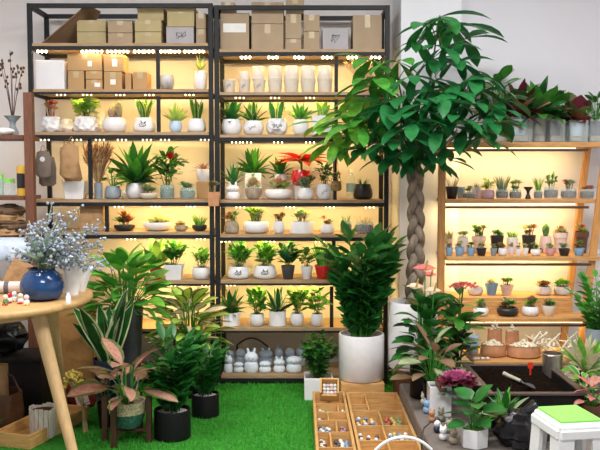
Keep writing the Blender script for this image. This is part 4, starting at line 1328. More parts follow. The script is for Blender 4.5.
# money tree
Y = 4.6
x = XY(414, Y)
r = thing('wooden_plant_block', 'rough wooden block under the money tree pot', 'block', (x, Y, .009))
zt = ZY(367, Y)
mb = MB(); mb.box((0, 0, zt / 2 - .0045), (.2, .24, zt - .009)); mb.build('block', M_redw, r, False, bevel=.005)
root = thing('money_tree', 'tall money tree with braided trunk and hanging leaves in a white pot', 'tree', (x, Y, zt + .0005))
R = 25 * Y / FPX
h = ZY(301, Y) - zt
zs, ri = make_pot(root, 'cyl', R, h, M_white, M_soil)
ztop = ZY(172, Y) - zt
nb = 3
for k in range(nb):
    pts = []
    for i in range(70):
        t = i / 69
        a = t * 2.5 * 2 * pi + 2 * pi * k / nb
        rad = .029 * (1.05 - .15 * t)
        pts.append((rad * sin(a) + .012 * sin(t * 3), rad * .8 * sin(2 * a), zs - .02 + (ztop - zs + .04) * t))
    mb = MB(); mb.tube(pts, lambda t: .027 - .004 * t, 9); mb.build('trunk_strand', M_bark, root)
base = V((x, Y, zt))
rd = random.Random(44)
HUBS = [  # photo position of each leaf hub, depth, leaflet length px, tone; brighter rack-side greens paint in the LED light
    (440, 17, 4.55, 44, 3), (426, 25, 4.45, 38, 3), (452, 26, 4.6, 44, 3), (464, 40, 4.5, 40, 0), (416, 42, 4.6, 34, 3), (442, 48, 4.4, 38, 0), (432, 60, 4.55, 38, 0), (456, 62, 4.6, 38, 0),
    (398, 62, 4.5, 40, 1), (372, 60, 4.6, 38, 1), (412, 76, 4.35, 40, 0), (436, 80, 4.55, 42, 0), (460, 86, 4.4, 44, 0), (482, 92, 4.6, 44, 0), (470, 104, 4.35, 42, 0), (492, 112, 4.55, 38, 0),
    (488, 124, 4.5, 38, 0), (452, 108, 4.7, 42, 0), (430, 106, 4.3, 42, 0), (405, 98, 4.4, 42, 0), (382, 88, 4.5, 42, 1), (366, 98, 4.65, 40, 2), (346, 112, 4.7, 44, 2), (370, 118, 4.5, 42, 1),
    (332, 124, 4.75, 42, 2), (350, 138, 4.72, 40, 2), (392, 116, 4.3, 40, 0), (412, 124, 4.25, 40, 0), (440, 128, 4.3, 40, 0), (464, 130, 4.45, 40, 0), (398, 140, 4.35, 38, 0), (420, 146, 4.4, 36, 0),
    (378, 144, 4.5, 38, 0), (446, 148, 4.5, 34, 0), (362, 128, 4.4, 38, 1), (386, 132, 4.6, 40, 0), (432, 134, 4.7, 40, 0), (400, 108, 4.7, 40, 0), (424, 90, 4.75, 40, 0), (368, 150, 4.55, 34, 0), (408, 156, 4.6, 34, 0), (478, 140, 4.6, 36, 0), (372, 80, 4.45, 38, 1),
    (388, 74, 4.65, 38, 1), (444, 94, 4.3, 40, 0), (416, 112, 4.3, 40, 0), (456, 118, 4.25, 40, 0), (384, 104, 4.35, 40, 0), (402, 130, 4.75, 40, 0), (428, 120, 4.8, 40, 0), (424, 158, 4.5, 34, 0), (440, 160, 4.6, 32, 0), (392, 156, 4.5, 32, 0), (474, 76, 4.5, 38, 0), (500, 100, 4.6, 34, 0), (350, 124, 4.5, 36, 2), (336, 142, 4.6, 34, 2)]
tops = []
for k, (px, py) in enumerate([(436, 40), (398, 80), (466, 96), (362, 118), (440, 112), (400, 130), (380, 140), (424, 140), (452, 140)]):
    q = P(px, py, 4.55 + .05 * (k % 3)) - base
    b = V((.02 * cos(k), .02 * sin(k), ztop - .02))
    mid = b.lerp(q, .5) + V((0, 0, .03))
    mb = MB(); mb.tube([b, b.lerp(mid, .5) + V((0, 0, .04)), mid, q], lambda t: .012 * (1 - .6 * t), 7)
    mb.build('branch', lf('olive'), root)
    tops.append((b, mid, q))
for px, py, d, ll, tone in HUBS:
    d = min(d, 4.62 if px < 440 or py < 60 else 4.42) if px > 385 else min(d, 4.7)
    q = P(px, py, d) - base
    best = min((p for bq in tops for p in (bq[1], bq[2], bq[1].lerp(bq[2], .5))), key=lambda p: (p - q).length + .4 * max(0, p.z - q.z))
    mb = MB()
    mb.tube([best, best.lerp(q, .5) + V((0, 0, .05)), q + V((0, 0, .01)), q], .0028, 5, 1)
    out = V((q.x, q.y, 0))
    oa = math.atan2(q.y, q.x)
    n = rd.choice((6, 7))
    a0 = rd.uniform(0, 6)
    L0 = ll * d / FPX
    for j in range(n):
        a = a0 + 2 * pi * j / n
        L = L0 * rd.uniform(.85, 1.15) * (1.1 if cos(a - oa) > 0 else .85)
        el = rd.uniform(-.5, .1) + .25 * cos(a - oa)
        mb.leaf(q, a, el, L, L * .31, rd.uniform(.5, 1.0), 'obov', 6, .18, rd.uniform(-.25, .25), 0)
    mb.build('leaf', [lf(('tree', 'mid', 'bright', 'leafy')[tone]), lf('olive')], root)  # mid and bright carry the LED glow in the leaf colour

# ================================================================== plinth: anthurium, soil tray, pots, figurines
root = potted('potted_anthurium', 'pink anthurium with dark green heart leaves in a black pot on the plinth', 'potted plant', 4.17, ZP + .0005, ('cyl', M_blackp), 411, 442, 362, 'broad', 402, 458, 290, c=('deep', 'dark'), n=70, split=True, ll=.5, lw=.62, kind='heart', edge=False, alt='dark', low=.8)
o = V(root.location)
for px, py, dd, L, m in ((425, 270, 4.12, .085, 'spathe'), (431, 276, 4.2, .06, 'spathe'), (416, 288, 4.1, .07, 'cream'), (434, 292, 4.05, .065, 'cream')):
    q = P(px, py, dd) - o
    st = MB(); st.tube([(0, 0, .14), (q.x * .6, q.y * .6, q.z * .6), q], .003, 5)
    s_ = st.build('flower_stem', lf('mid'), root)
    mb = MB()
    mb.leaf(q + V((-.03, .01, 0)), .2, .25, L * 1.15, L, .5, 'heart', 6, .15, .3, 0)
    mb.leaf(q + V((.02, .015, 0)), 2.9, .3, L, L * .9, .6, 'heart', 6, .15, -.2, 0)
    mb.build('spathe', lf(m), s_)
    mb = MB(); mb.tube([q, q + V((.01, -.015, .05))], lambda t: .006 - .002 * t, 6); mb.build('spadix', lf('gold'), s_)
potted('potted_aglaonema', 'dusky pink speckled leaves of a low plant in front of the anthurium pot', 'potted plant', 3.97, ZP + .0005, ('taper', M_blackp), 424, 446, 382, 'broad', 402, 468, 336, c=('dusk', 'olive'), alt='sage', n=26, ll=.65, lw=.45, kind='oval')
fp = potted('flowering_plant', 'cluster of small salmon red blooms on stems beside the rack post', 'potted plant', 4.33, ZP + .0005, ('taper', M_blackp), 449, 467, 372, 'bush', 446, 474, 279, c=('deep', 'mid', 'dark'), n=60, ls=.16)
o = V((XY(464, 4.2), 4.2, ZY(290, 4.2))) - fp.location
mb = MB()
rd = random.Random(9)
for k in range(44):
    a, f = k * 2.4, sqrt(k / 44)
    for j in range(3):
        mb.leaf((.075 * f * cos(a), .05 * f * sin(a), .025 * (1 - f * f) + .006), a + j * 2.1, .8, .022, .014, .2, 'oval', 3, .3, 0)
tag(mb.build('flower_head', lf('spathe'), fp, loc=o), 'flat salmon red flower head')
mb = MB(); mb.tube([(0, 0, .012), (0, .06, -.12), (0, .1, -.2)], .005, 5); mb.build('flower_stem', lf('mid'), fp, loc=o)

root = potted('ornamental_kale', 'magenta frilly flowering kale in a tall white square pot', 'potted plant', 3.86, ZP + .0005, ('square', M_white), 430, 452, 384, None, soil=M_pebg)
pos = V(root.location)
q = P(457, 385, 3.74) - pos
rd = random.Random(31)
mb = MB()
for k in range(70):
    f = (k + .5) / 70
    L = .045 + .07 * f
    mb.leaf(q + V((0, 0, .012 * (1 - f))), k * 2.4, radians(88 - 75 * f), L, L * .5, -.3 + .9 * f, 'obov', 5, .35, rd.uniform(-.5, .5), 0 if f < .75 else 1, None, .12)
mb.build('flower_head', [lf('magenta'), lf('plum')], root)
mb = MB(); mb.tube([(0, 0, q.z * .9 - .02), q * .5 + V((0, 0, .07)), q], .006, 6)
for k in range(12):
    mb.leaf(q * .7 + V((0, 0, .0)), k * 2.4, .2, .07, .03, .6, 'oval', 4, .2, 0)
mb.build('stem', lf('bluish'), root)
potted('potted_arrowhead', 'faceted white pot with big bright green leaves near the plinth edge', 'potted plant', 3.4, ZP + .0005, ('hex', M_white), 463, 491, 427, 'broad', 462, 498, 392, soil=M_moss, c=('deep', 'mid'), n=13, split=True, ll=.9, lw=.8, kind='heart', edge=False)
potted('potted_leafy_plant', 'low green plant with narrow leaves before the soil tray', 'potted plant', 3.555, ZP + .0005, ('taper', M_blackp), 500, 515, 419, 'spike', 480, 538, 392, c=('mid', 'sage', 'deep', 'bright'), n=44, wk=.18, droop=1.3)

# soil tray
r = thing('soil_tray', 'dark rectangular plastic tray full of black soil', 'tray', (XY(524, 3.9), 3.9, ZP + .0005))
w, l, hh = .43, .54, .165
for sx in (-1, 1):
    mb = MB(); mb.box((sx * (w / 2 - .006), 0, hh / 2), (.012, l, hh)); mb.build('side_panel', M_plast, r, False)
for sy in (-1, 1):
    mb = MB(); mb.box((0, sy * (l / 2 - .006), hh / 2), (w - .024, .012, hh)); mb.build('end_panel', M_plast, r, False)
mb = MB(); mb.box((0, 0, .006), (w - .024, l - .024, .012)); mb.build('base', M_plast, r, False)
mb = MB()
for sx in (-1, 1):
    mb.box((sx * (w / 2 + .004), 0, hh), (.032, l + .04, .012))
for sy in (-1, 1):
    mb.box((0, sy * (l / 2 + .004), hh), (w - .024, .032, .012))
mb.build('rim', M_trim, r, False, bevel=.003)
mb = MB()
n = 30
rd = random.Random(2)
vs = []
for j in range(n + 1):
    for i in range(n + 1):
        u, v = i / n, j / n
        e = min(u, 1 - u, v, 1 - v)
        vs.append(((u - .5) * (w - .026), (v - .5) * (l - .026), .115 + min(1, e * 4) * (.062 + .035 * sin(u * 4 + v * 3) + .03 * v) + rd.uniform(-.006, .006)))
mb.add(vs, [(j * (n + 1) + i, j * (n + 1) + i + 1, (j + 1) * (n + 1) + i + 1, (j + 1) * (n + 1) + i) for j in range(n) for i in range(n)])
mb.build('soil', M_soil, r)
sx_, sz_ = XY(524, 3.9), ZP
r = thing('garden_trowel', 'grey-green handled trowel stuck in the black soil', 'trowel', (XY(514, 3.75), 3.75, ZP + .187))
mb = MB(); mb.tube([(-.03, .03, .035), (-.01, .01, .028), (.035, -.03, .014)], lambda t: .011 - .003 * t, 10); mb.build('handle', mat('sage_plastic', (.36, .34, .26), .4), r)
mb = MB(); mb.tube([(.035, -.03, .014), (.05, -.042, .004)], .004, 6); mb.leaf((.048, -.04, .006), -.7, -.3, .06, .04, 0, 'oval', 6, .3, 0); mb.build('blade', M_dark, r)
r = thing('red_plant_tag', 'small red plant tag stuck upright in the soil', 'plant tag', (XY(533, 3.98), 3.98, ZP + .13))
mb = MB(); mb.box((0, 0, .03), (.009, .003, .08)); mb.build('spike', mat('red_plastic', (.6, .03, .01), .4), r, False)
mb = MB(); mb.box((0, 0, .082), (.026, .004, .03)); mb.build('tag_head', MATS['red_plastic'], r, False)

# black film bag and the stool
r = thing('black_film_bag', 'glossy crumpled black plastic bag between the leafy pot and the stool', 'bag', (XY(526, 3.4), 3.4, ZP + .001))
mb = MB(); mb.crumple((0, 0, .072), .115, 1, .72, .78, 1); mb.build('bag', M_dblack, r)
mb = MB(); mb.tube([(0, 0, .12), (.02, -.01, .15), (.06, -.01, .17)], lambda t: .02 + .02 * t, 8); mb.build('knot', M_dblack, r)

Y = 2.98
r = thing('plastic_stool', 'white plastic stool with a bright green seat inset', 'stool', (XY(569, Y, 413), Y, 0), .16)
r.scale = (1, 1.18, 1)
S, hh = .096, .424
def quad(mb, pts, th):
    pass
mb = MB(); mb.box((0, 0, hh - .014), (S * 2, S * 2, .028), taper=.96); mb.build('seat_frame', M_wplas, r, False, bevel=.015)
mb = MB(); mb.box((0, 0, hh + .002), (S * 1.7, S * 1.7, .012)); mb.build('seat_inset', M_gplas, r, False, bevel=.004)
for sx in (-1, 1):
    for sy in (-1, 1):
        mb = MB()
        a, b = S * .98, S * 1.17
        t = .03
        vs = []
        for q, z in ((b, 0), (a, hh - .03)):
            for u, v in ((1, 1), (-t * 2 / q + 1, 1), (-t * 2 / q + 1, 1 - .016 / q), (1 - .016 / q, 1 - .016 / q), (1 - .016 / q, -t * 2 / q + 1), (1, 1 - t * 2 / q)):
                vs.append((sx * q * u, sy * q * v, z))
        mb.add(vs, [(i, (i + 1) % 6, 6 + (i + 1) % 6, 6 + i) for i in range(6)])
        mb.build('leg', M_wplas, r, False)
for rot in range(4):
    mb = MB(); M = Matrix.Rotation(rot * pi / 2, 4, 'Z')
    mb.box((0, 0, 0), (S * 1.9, .014, .034), M=Matrix.Identity(4), rz=0)
    for i in range(len(mb.v)):
        p = V(mb.v[i]); p.y -= S * 1.0; p.z += hh - .04; mb.v[i] = tuple(M @ p)
    mb.build('apron', M_wplas, r, False, bevel=.004)

# figurines along the plinth edge
FIG = [(413, 391, M_warmw, 'cream cat figurine at the far end of the plinth edge row'), (421, 397, M_skin, 'yellow-eared animal figurine, second in the plinth edge row'), (430, 404, M_gcact, 'olive animal figurine leaning on the white square pot'), (424, 405, M_warmw, 'white and red figurine in front of the olive one'),
       (427, 414, M_blue, 'round blue figurine on the plinth edge'), (435, 412, M_gcact, 'olive frog-like figurine beside the blue one'), (432, 423, M_terra, 'orange-red round figurine on the plinth edge'), (441, 422, M_gcact, 'mossy green figurine beside the orange-red one'), (437, 434, M_navy, 'dark blue figurine with a white face on the plinth edge'), (449, 434, M_gcact, 'straw coloured figurine behind the dark blue one'), (443, 442, M_white, 'white figurine at the front of the plinth edge row'), (453, 446, M_stone, 'brown spiky figurine at the front end of the row')]
for px, py, m, lb in FIG:
    Yq = (CAM_H - ZP) * FPX / (py + 3 - 175)
    r = thing('animal_figurine', lb, 'figurine', (XY(px, Yq, py), Yq, ZP + .0005), RND.uniform(-.5, .5), 'figurines along the plinth edge')
    k = RND.uniform(.85, 1.1)
    mb = MB(); mb.sphere((0, 0, .018 * k), .019 * k, 12, sz=.95); mb.build('body', m, r)
    mb = MB(); mb.sphere((0, -.004, .047 * k), .017 * k, 12); mb.build('head', m if m != M_navy else M_white, r)
    for sx in (-1, 1):
        mb = MB(); mb.lathe([(.006 * k, 0), (.004 * k, .008 * k), (1e-4, .014 * k)], 8, (sx * .01 * k, 0, .059 * k)); mb.build('ear', m, r)
    mb = MB(); mb.sphere((-.006 * k, -.018 * k, .05 * k), .0025 * k, 6); mb.sphere((.006 * k, -.018 * k, .05 * k), .0025 * k, 6); mb.build('eyes', M_black, r)
mb = MB(); pts = [P(432, 421, 3.55), P(424, 428, 3.42), P(421, 440, 3.38), P(422, 452, 3.36)]
mb.tube(pts, .003, 6); tag(mb.build('thin_cable', M_cable), 'thin black cable hanging over the plinth edge', 'cable')

# ================================================================== compartment trays with trinkets
TRK = [(.75, .73, .7), (.6, .12, .08), (.7, .5, .45), (.15, .3, .5), (.65, .5, .15), (.25, .35, .15), (.08, .06, .05)]
TM = [mat('trinket_%s' % n, c, .4) for n, c in zip(('white', 'red', 'rose', 'blue', 'yellow', 'green', 'dark'), TRK)]


def tri_mesh(k):
    mb = MB()
    mb.sphere((0, 0, .012), .0135, 8, 0)
    mb.sphere((0, -.001, .032), .0115, 8, 1)
    me = mb.build('trinket', [TM[k % 7], TM[(k * 3) % 7]])
    d = me.data
    bpy.data.objects.remove(me)
    return d


TD = [tri_mesh(k) for k in range(7)]


def comp_tray(label, X0, X1, Y0, Y1, cells, hh=.075, skew=.0):
    """cells: list of (u0,u1,v0,v1, palette, n, phrase) in tray fractions; walls between"""
    cx, cy = (X0 + X1) / 2, (Y0 + Y1) / 2
    w, l = X1 - X0, Y1 - Y0
    r = thing('compartment_tray', label, 'tray', (cx, cy, .009), skew)
    mb = MB(); mb.box((0, 0, .004), (w, l, .008)); mb.build('base', M_pine, r, False)
    t = .014
    for sx in (-1, 1):
        mb = MB(); mb.box((sx * (w / 2 - t / 2), 0, hh / 2 + .008), (t, l, hh)); mb.build('side_panel', M_pine, r, False, bevel=.001)
    for sy in (-1, 1):
        mb = MB(); mb.box((0, sy * (l / 2 - t / 2), hh / 2 + .008), (w - 2 * t, t, hh)); mb.build('end_panel', M_pinex, r, False, bevel=.001)
    seen = set()
    for u0, u1, v0, v1, pal, n, ph in cells:
        x0, x1 = -w / 2 + w * u0, -w / 2 + w * u1
        y0, y1 = -l / 2 + l * v0, -l / 2 + l * v1
        if v1 < .98:
            mb = MB(); mb.box(((x0 + x1) / 2, y1, hh * .45 + .008), (x1 - x0 - .01, .008, hh * .9)); mb.build('divider', M_pinex, r, False)
        if u1 < .9:
            mb = MB(); mb.box((x1, (y0 + y1) / 2, hh * .45 + .008), (.008, y1 - y0 - .01, hh * .9)); mb.build('divider', M_pine, r, False)
        M = Matrix.Translation((cx, cy, .009)) @ Matrix.Rotation(skew, 4, 'Z')
        e = .022
        for k in range(n):
            gx, gy = max(1, round(sqrt(n * (x1 - x0) / max(.01, y1 - y0)))), 1
            i, j = k % gx, k // gx
            rows = math.ceil(n / gx)
            p = M @ V((x0 + e + (x1 - x0 - 2 * e) * ((i + RND.uniform(.27, .73)) / gx), y0 + e + (y1 - y0 - 2 * e) * ((j + RND.uniform(.27, .73)) / rows), .0085))
            o = bpy.data.objects.new('trinket', TD[pal[k % len(pal)]])
            col.objects.link(o)
            o.location = p
            o.rotation_euler = (0, 0, RND.uniform(-3, 3))
            tag(o, 'tiny figurine among the %s' % ph, 'trinket', 'the ' + ph)
    return r


comp_tray('narrow pine tray of small compartments lying next to the turf', .072, .255, 3.42, 4.52, [
    (0, .5, .80, 1, [0], 0, ''), (.5, 1, .80, 1, [0, 3], 0, ''),
    (0, .72, .66, .80, [4, 0, 4], 18, 'yellow and white trinkets of the narrow tray'), (.72, 1, .66, .80, [0, 3], 3, 'white trinkets in the slim cell of the narrow tray'),
    (0, .4, .53, .66, [0, 2], 8, 'pale trinkets in the small square cell of the narrow tray'), (.4, 1, .53, .66, [0], 0, ''),
    (0, .6, .36, .53, [1, 0, 2], 23, 'red and white trinkets of the narrow tray'), (.6, 1, .36, .53, [1, 2, 5], 13, 'red trinkets in the cell beside the wide tray'),
    (0, .4, .16, .36, [0, 2, 3], 13, 'pale trinkets at the front of the narrow tray'), (.4, 1, .16, .36, [2, 0, 1], 23, 'rosy trinkets at the front of the narrow tray'),
    (0, 1, 0, .16, [0], 0, '')])
comp_tray('wide pine tray of open compartments beside the grey plinth', .262, .555, 3.42, 4.50, [
    (0, .36, .80, 1, [0], 0, ''), (.36, 1, .88, 1, [0], 0, ''), (.36, 1, .70, .88, [0], 0, ''), (0, .36, .70, .80, [2, 1, 6], 15, 'dark rosy trinkets in the corner cell of the wide tray'),
    (0, .52, .46, .70, [2, 6, 0, 1], 20, 'mixed trinkets in the middle cell of the wide tray'), (.52, 1, .46, .70, [5, 6, 4], 18, 'green and dark trinkets of the wide tray'),
    (0, .5, .25, .46, [0, 2], 13, 'pale trinkets behind the white hoop'), (.5, 1, .25, .46, [1, 0, 6], 20, 'red trinkets behind the white hoop'), (0, .5, 0, .25, [0], 0, ''), (.5, 1, 0, .25, [0], 0, '')])
# small open box on the narrow tray
Y = 4.36
r = thing('small_wooden_box', 'small open wooden box resting across the narrow compartment tray', 'box', (XY(330, Y), Y, .122))
r.rotation_euler = (.6, 0, -.06)
BM = Matrix.Translation((XY(330, Y), Y, .122)) @ Matrix.Rotation(.6, 4, 'X')
w, hh = .105, .07
mb = MB(); mb.box((0, 0, .004), (w, w, .008)); mb.build('base', M_pinex, r, False)
for sx in (-1, 1):
    mb = MB(); mb.box((sx * (w / 2 - .005), 0, hh / 2), (.01, w, hh)); mb.build('side_panel', M_pine, r, False)
    mb = MB(); mb.box((0, sx * (w / 2 - .005), hh / 2 - (.012 if sx < 0 else 0)), (w - .02, .01, hh - (.024 if sx < 0 else 0))); mb.build('end_panel', M_pinex, r, False)
for k in range(12):
    o = bpy.data.objects.new('trinket', TD[(3, 0, 0)[k % 3]]); col.objects.link(o)
    o.location = BM @ V((-.03 + .02 * (k % 4), -.028 + .026 * (k // 4), .0085)); o.rotation_euler = (.6, 0, 0)
    tag(o, 'tiny figurine among the blue and white trinkets in the small open box', 'trinket', 'the blue and white trinkets of the small box')
# white hoop handle
Y = 3.62
r = thing('white_hoop_basket', 'white hooped carrier handle rising before the compartment trays', 'basket', (XY(398, Y), 3.36, .009))
mb = MB()
c0 = P(398, 480, 3.36)
pts = []
for k in range(25):
    a = pi * k / 24
    pts.append((-.165 * cos(a), 0, .02 + (ZY(437, 3.36) - .009 - .02) * sin(a)))
mb.tube(pts, .0068, 10); mb.build('handle', M_wplas, r)
mb = MB(); mb.lathe([(1e-4, 0), (.1, 0), (.135, .1), (.13, .1), (.097, .006), (1e-4, .006)], 28, sy=.3); mb.build('bowl', M_wplas, r)

# ================================================================== pine rack by the column
S1, S2, S3, S4, S5, S6 = [ZY(y, Yq) for y, Yq in ((142, 4.72), (199.5, 4.68), (257, 4.62), (297.5, 4.72), (317, 4.56), (361, 4.26))]
r = thing('pine_plant_rack', 'orange pine plant rack with five boards standing beside the column', 'shelf rack', (1.28, 4.72, 0))
XL, XR = XY(444, 4.72), 1.66
def bd(name, x0, x1, y0, y1, z, t=.022, m=M_rackx):
    mb = MB(); mb.box(((x0 + x1) / 2 - 1.28, (y0 + y1) / 2 - 4.72, z - t / 2), (x1 - x0, y1 - y0, t)); return mb.build(name, m, r, False, bevel=.002)
bd('shelf_board', XL, 1.80, 4.72, 4.98, S1, .03)
bd('shelf_board', XL, 1.76, 4.68, 4.97, S2)
bd('shelf_board', XL, 1.74, 4.62, 4.97, S3)
bd('step_board', XL, 1.62, 4.72, 4.97, S4)
bd('step_board', XL, 1.70, 4.52, 4.712, S5)
bd('step_riser', XL, 1.62, 4.713, 4.719, S4 - .023, .1)
bd('bottom_board', .935, 1.52, 4.24, 4.60, S6, .02)
for z, y in ((S1, 4.74), (S2, 4.70), (S3, 4.64), (S5, 4.55)):
    bd('rail', XL, 1.70, y, y + .02, z - .04, .014, M_brown)
for x0, x1, y in ((XL - .018, XL - .018, 4.70), (XL + .025, XL + .025, 4.98), (1.62, 1.775, 4.655), (1.62, 1.775, 4.96)):
    mb = MB()
    zt = S1 - .03 if x0 > 1 else S1
    t = .02
    mb.add([(x0 - t, y - .014, 0), (x0 + t, y - .014, 0), (x0 + t, y + .014, 0), (x0 - t, y + .014, 0), (x1 - t, y - .014, zt), (x1 + t, y - .014, zt), (x1 + t, y + .014, zt), (x1 - t, y + .014, zt)],
           [(3, 2, 1, 0), (4, 5, 6, 7), (0, 1, 5, 4), (1, 2, 6, 5), (2, 3, 7, 6), (3, 0, 4, 7)], 0, Matrix.Translation((-1.28, -4.72, 0)))
    mb.build('post', M_rackw, r, False, bevel=.003)

def it(name, label, z, Y, pot, x0, x1, yr, plant=None, f0=0, f1=0, fy=0, **kw):
    return potted(name, label, 'potted plant', Y, z + .0005, pot, x0, x1, yr, plant, f0, f1, fy, **kw)


def glass_pot(label, x0, x1, yr, plant, f0, f1, fy, cup=M_bluew, Y=4.84, z=None, square=True, **kw):
    """clear glass planter with a coloured cup inside"""
    z = S1 if z is None else z
    s = FPX / Y
    R = (x1 - x0) / 2 / s
    h = ZY(yr, Y) - z
    root = thing('glass_planter', label, 'potted plant', (XY((x0 + x1) / 2, Y), Y, z + .0005))
    mb = MB()
    n = 4 if square else 20
    q = SQRT2 if square else 1
    M = Matrix.Rotation(pi / 4, 4, 'Z') if square else None
    mb.lathe([(1e-4, 0), (R * q * .98, 0), (R * q, h), (R * q * .94, h), (R * q * .92, h * .05), (1e-4, h * .05)], n, M=M); mb.build('glass_pot', M_glass, root, not square)
    mb = MB(); mb.lathe([(1e-4, h * .3), (R * .6, h * .3), (R * .78, h * .92), (R * .7, h * .92), (1e-4, h * .85)], 18); mb.build('inner_cup', cup, root)
    mb = MB(); mb.lathe([(1e-4, h * .06), (R * .85, h * .06), (R * .85, h * .26), (1e-4, h * .27)], 16); mb.build('water_pebbles', M_stone, root)
    SEED[0] += 1
    PLANTS[plant](root, h * .88, R * .6, (f1 - f0) / 2 / s, ZY(fy, Y) - z - h * .88, random.Random(SEED[0]), **kw)
    return root


glass_pot('clear square planter with pale cup and a striped calathea beside the money tree', 488, 503, 121, 'broad', 470, 518, 70, c=('mid', 'deep'), alt='pale', n=34, ll=.6, lw=.45, kind='oval')
glass_pot('wide glass cube with light blue cup and a dark red cordyline', 505, 528, 118, 'spike', 500, 552, 84, c=('plum', 'rose', 'plum'), n=28, wk=.3, droop=1.2, kind='oval')
glass_pot('tall brownish glass cylinder with broad dark green leaves above the red plant', 530, 544, 116, 'spike', 508, 566, 82, c=('deep', 'mid', 'dark'), n=34, wk=.26, droop=1.2, kind='oval', cup=M_stone, square=False)
glass_pot('glass planter with a dark cup and a patterned dark green plant', 546, 561, 120, 'broad', 540, 570, 92, c=('deep', 'olive'), alt='sage', n=30, ll=.62, lw=.5, kind='oval', cup=M_navy)
glass_pot('square glass planter with pale blue cup and a russet leaf plant', 565, 583, 121, 'spike', 563, 587, 97, c=('russet', 'olive', 'plum'), n=28, wk=.4, kind='oval')
glass_pot('glass planter with a dark blue cup and a patterned plant at the rack end', 585, 602, 120, 'broad', 578, 606, 92, c=('deep', 'sage'), alt='olive', n=30, ll=.62, lw=.5, kind='oval', cup=M_navy)

# second board
Y2 = 4.8
it('potted_succulent', 'black tapered pot with wispy pale stems at the start of the glass jar shelf', S2, Y2, ('taper', M_black), 445, 458, 186.5, 'grass', 443, 460, 175, c=('sage', 'straw'), n=24)
it('potted_succulent', 'blue pot half hidden behind the black tapered pot', S2, 4.9, ('taper', M_blue), 456, 465, 187)
it('glass_jar_plant', 'low clear jar of dark stones beside the lilac jar', S2, Y2 - .04, ('jar', M_glass), 462, 475, 192, 'succ', 463, 474, 187, c=('sage', 'mid'), n=4)
it('glass_jar_plant', 'lilac-blue jar with a small fluffy plant', S2, 4.88, ('jar', mat('lilac_glaze', (.45, .48, .72), .3)), 471, 481, 187, 'grass', 470, 481, 180, c=('sage', 'bluish'), n=26)
it('glass_jar_plant', 'rosy glass jar with white tag and a thin upright green sprig', S2, Y2, ('jar', mat('rosy_glass', (.5, .36, .42), .2)), 480, 494, 190, 'bush', 481, 491, 176, c=('mid', 'lime'), n=26, ls=.3)
it('glass_jar_plant', 'clear jar of dark stones with a tall grey-green succulent', S2, Y2, ('jar', M_glass), 495, 508, 189, 'grass', 493, 506, 173, c=('sage', 'bluish', 'olive'), n=46)
it('glass_jar_plant', 'clear jar of dark stones with bright bushy sprigs before the black stand', S2, Y2, ('jar', M_glass), 508.5, 521, 189.5, 'succ', 508, 522, 179, c=('lime', 'mid', 'sage'), n=7, tall=.7)
r = thing('hourglass_stand', 'small black hourglass shaped stand on the glass jar shelf', 'stand', (XY(527.5, Y2), Y2, S2 + .0005))
k = 4.8 / FPX
mb = MB(); mb.lathe([(1e-4, 0), (3 * k, 0), (2.6 * k, 2 * k), (1.3 * k, 5 * k), (1.8 * k, 8 * k), (4.5 * k, 11 * k), (4.5 * k, 12 * k), (1e-4, 12 * k)], 18); mb.build('stand', M_black, r)
it('glass_jar_plant', 'clear jar with pale stones and twin green sprigs beyond the black stand', S2, Y2, ('jar', M_glass), 533, 542, 190, 'grass', 533, 543, 175, c=('lime', 'mid'), n=34)
it('glass_jar_plant', 'tall clear glass with a thicket of upright green stems', S2, Y2, ('jar', M_glass), 543, 557.5, 187, 'bush', 544, 557, 173, c=('bright', 'mid', 'sage'), n=50, ls=.22, up=.9)
it('glass_jar_plant', 'dark stone filled jar with white tag and a grey spiky succulent', S2, Y2, ('jar', M_glass), 560, 576, 188.5, 'succ', 560, 574, 177, c=('sage', 'russet', 'bluish'), n=6, tall=.8)
it('glass_jar_plant', 'squat jar of dark stones with round rosettes at the rack end post', S2, Y2, ('jar', M_glass), 579, 593.5, 189, 'succ', 579, 594, 184, c=('olive', 'straw', 'rose'), n=6)

# third board: back row then front row
Yb, Yf_ = 4.86, 4.70
BK = [(445, 453, 238.5, 'taper', M_palep, 'grass', 444, 453, 229, ('sage', 'straw'), 'pale pot with wispy sprig behind the first blue cups'), (457, 469, 237, 'round', M_white, 'succ', 457, 469, 232, ('sage', 'bluish'), 'white pot with a flat grey-green rosette in the back row'), (472, 486, 236, 'collar', M_palep, 'succ', 471, 488, 224, ('sage', 'mid', 'olive'), 'large pale rimmed pot with a tall leafy succulent behind the black cup'), (490.5, 504, 235.5, 'taper', M_black, 'succ', 490, 505, 224, ('sage', 'bluish', 'mid'), 'black pot with a spreading grey-green succulent in the back row'),
      (507, 518, 237, 'cyl', M_white, 'grass', 507, 518, 229, ('mid', 'bright'), 'white pot with a clipped tuft of green grass'), (522, 536, 235, 'taper', M_black, 'succ', 521, 538, 225, ('sage', 'pale', 'russet'), 'black pot with a pale rosette between grass tuft and cactus'), (540, 552, 236, 'round', M_palep, 'cactus', 542, 549, 223, None, 'pale round pot with an upright green cactus'), (553.5, 568, 232.5, 'collar', M_palep, 'succ', 553, 568, 225, ('russet', 'straw', 'sage'), 'pale pink rimmed pot with a row of russet rosettes'), (575, 589, 231.5, 'collar', M_brown, 'succ', 575, 589, 224, ('orange', 'straw', 'lime'), 'dark brown pot with an orange-yellow succulent by the rack post')]
for a, b, y, kd, m, pl, f0, f1, fy, c, lb in BK:
    kw = dict(c=c) if c else {}
    if pl == 'succ':
        kw.update(n=6, tall=.5)
    it('potted_cactus' if pl == 'cactus' else 'potted_succulent', lb, S3, Yb, (kd, m), a, b, y, pl, f0, f1, fy, **kw)
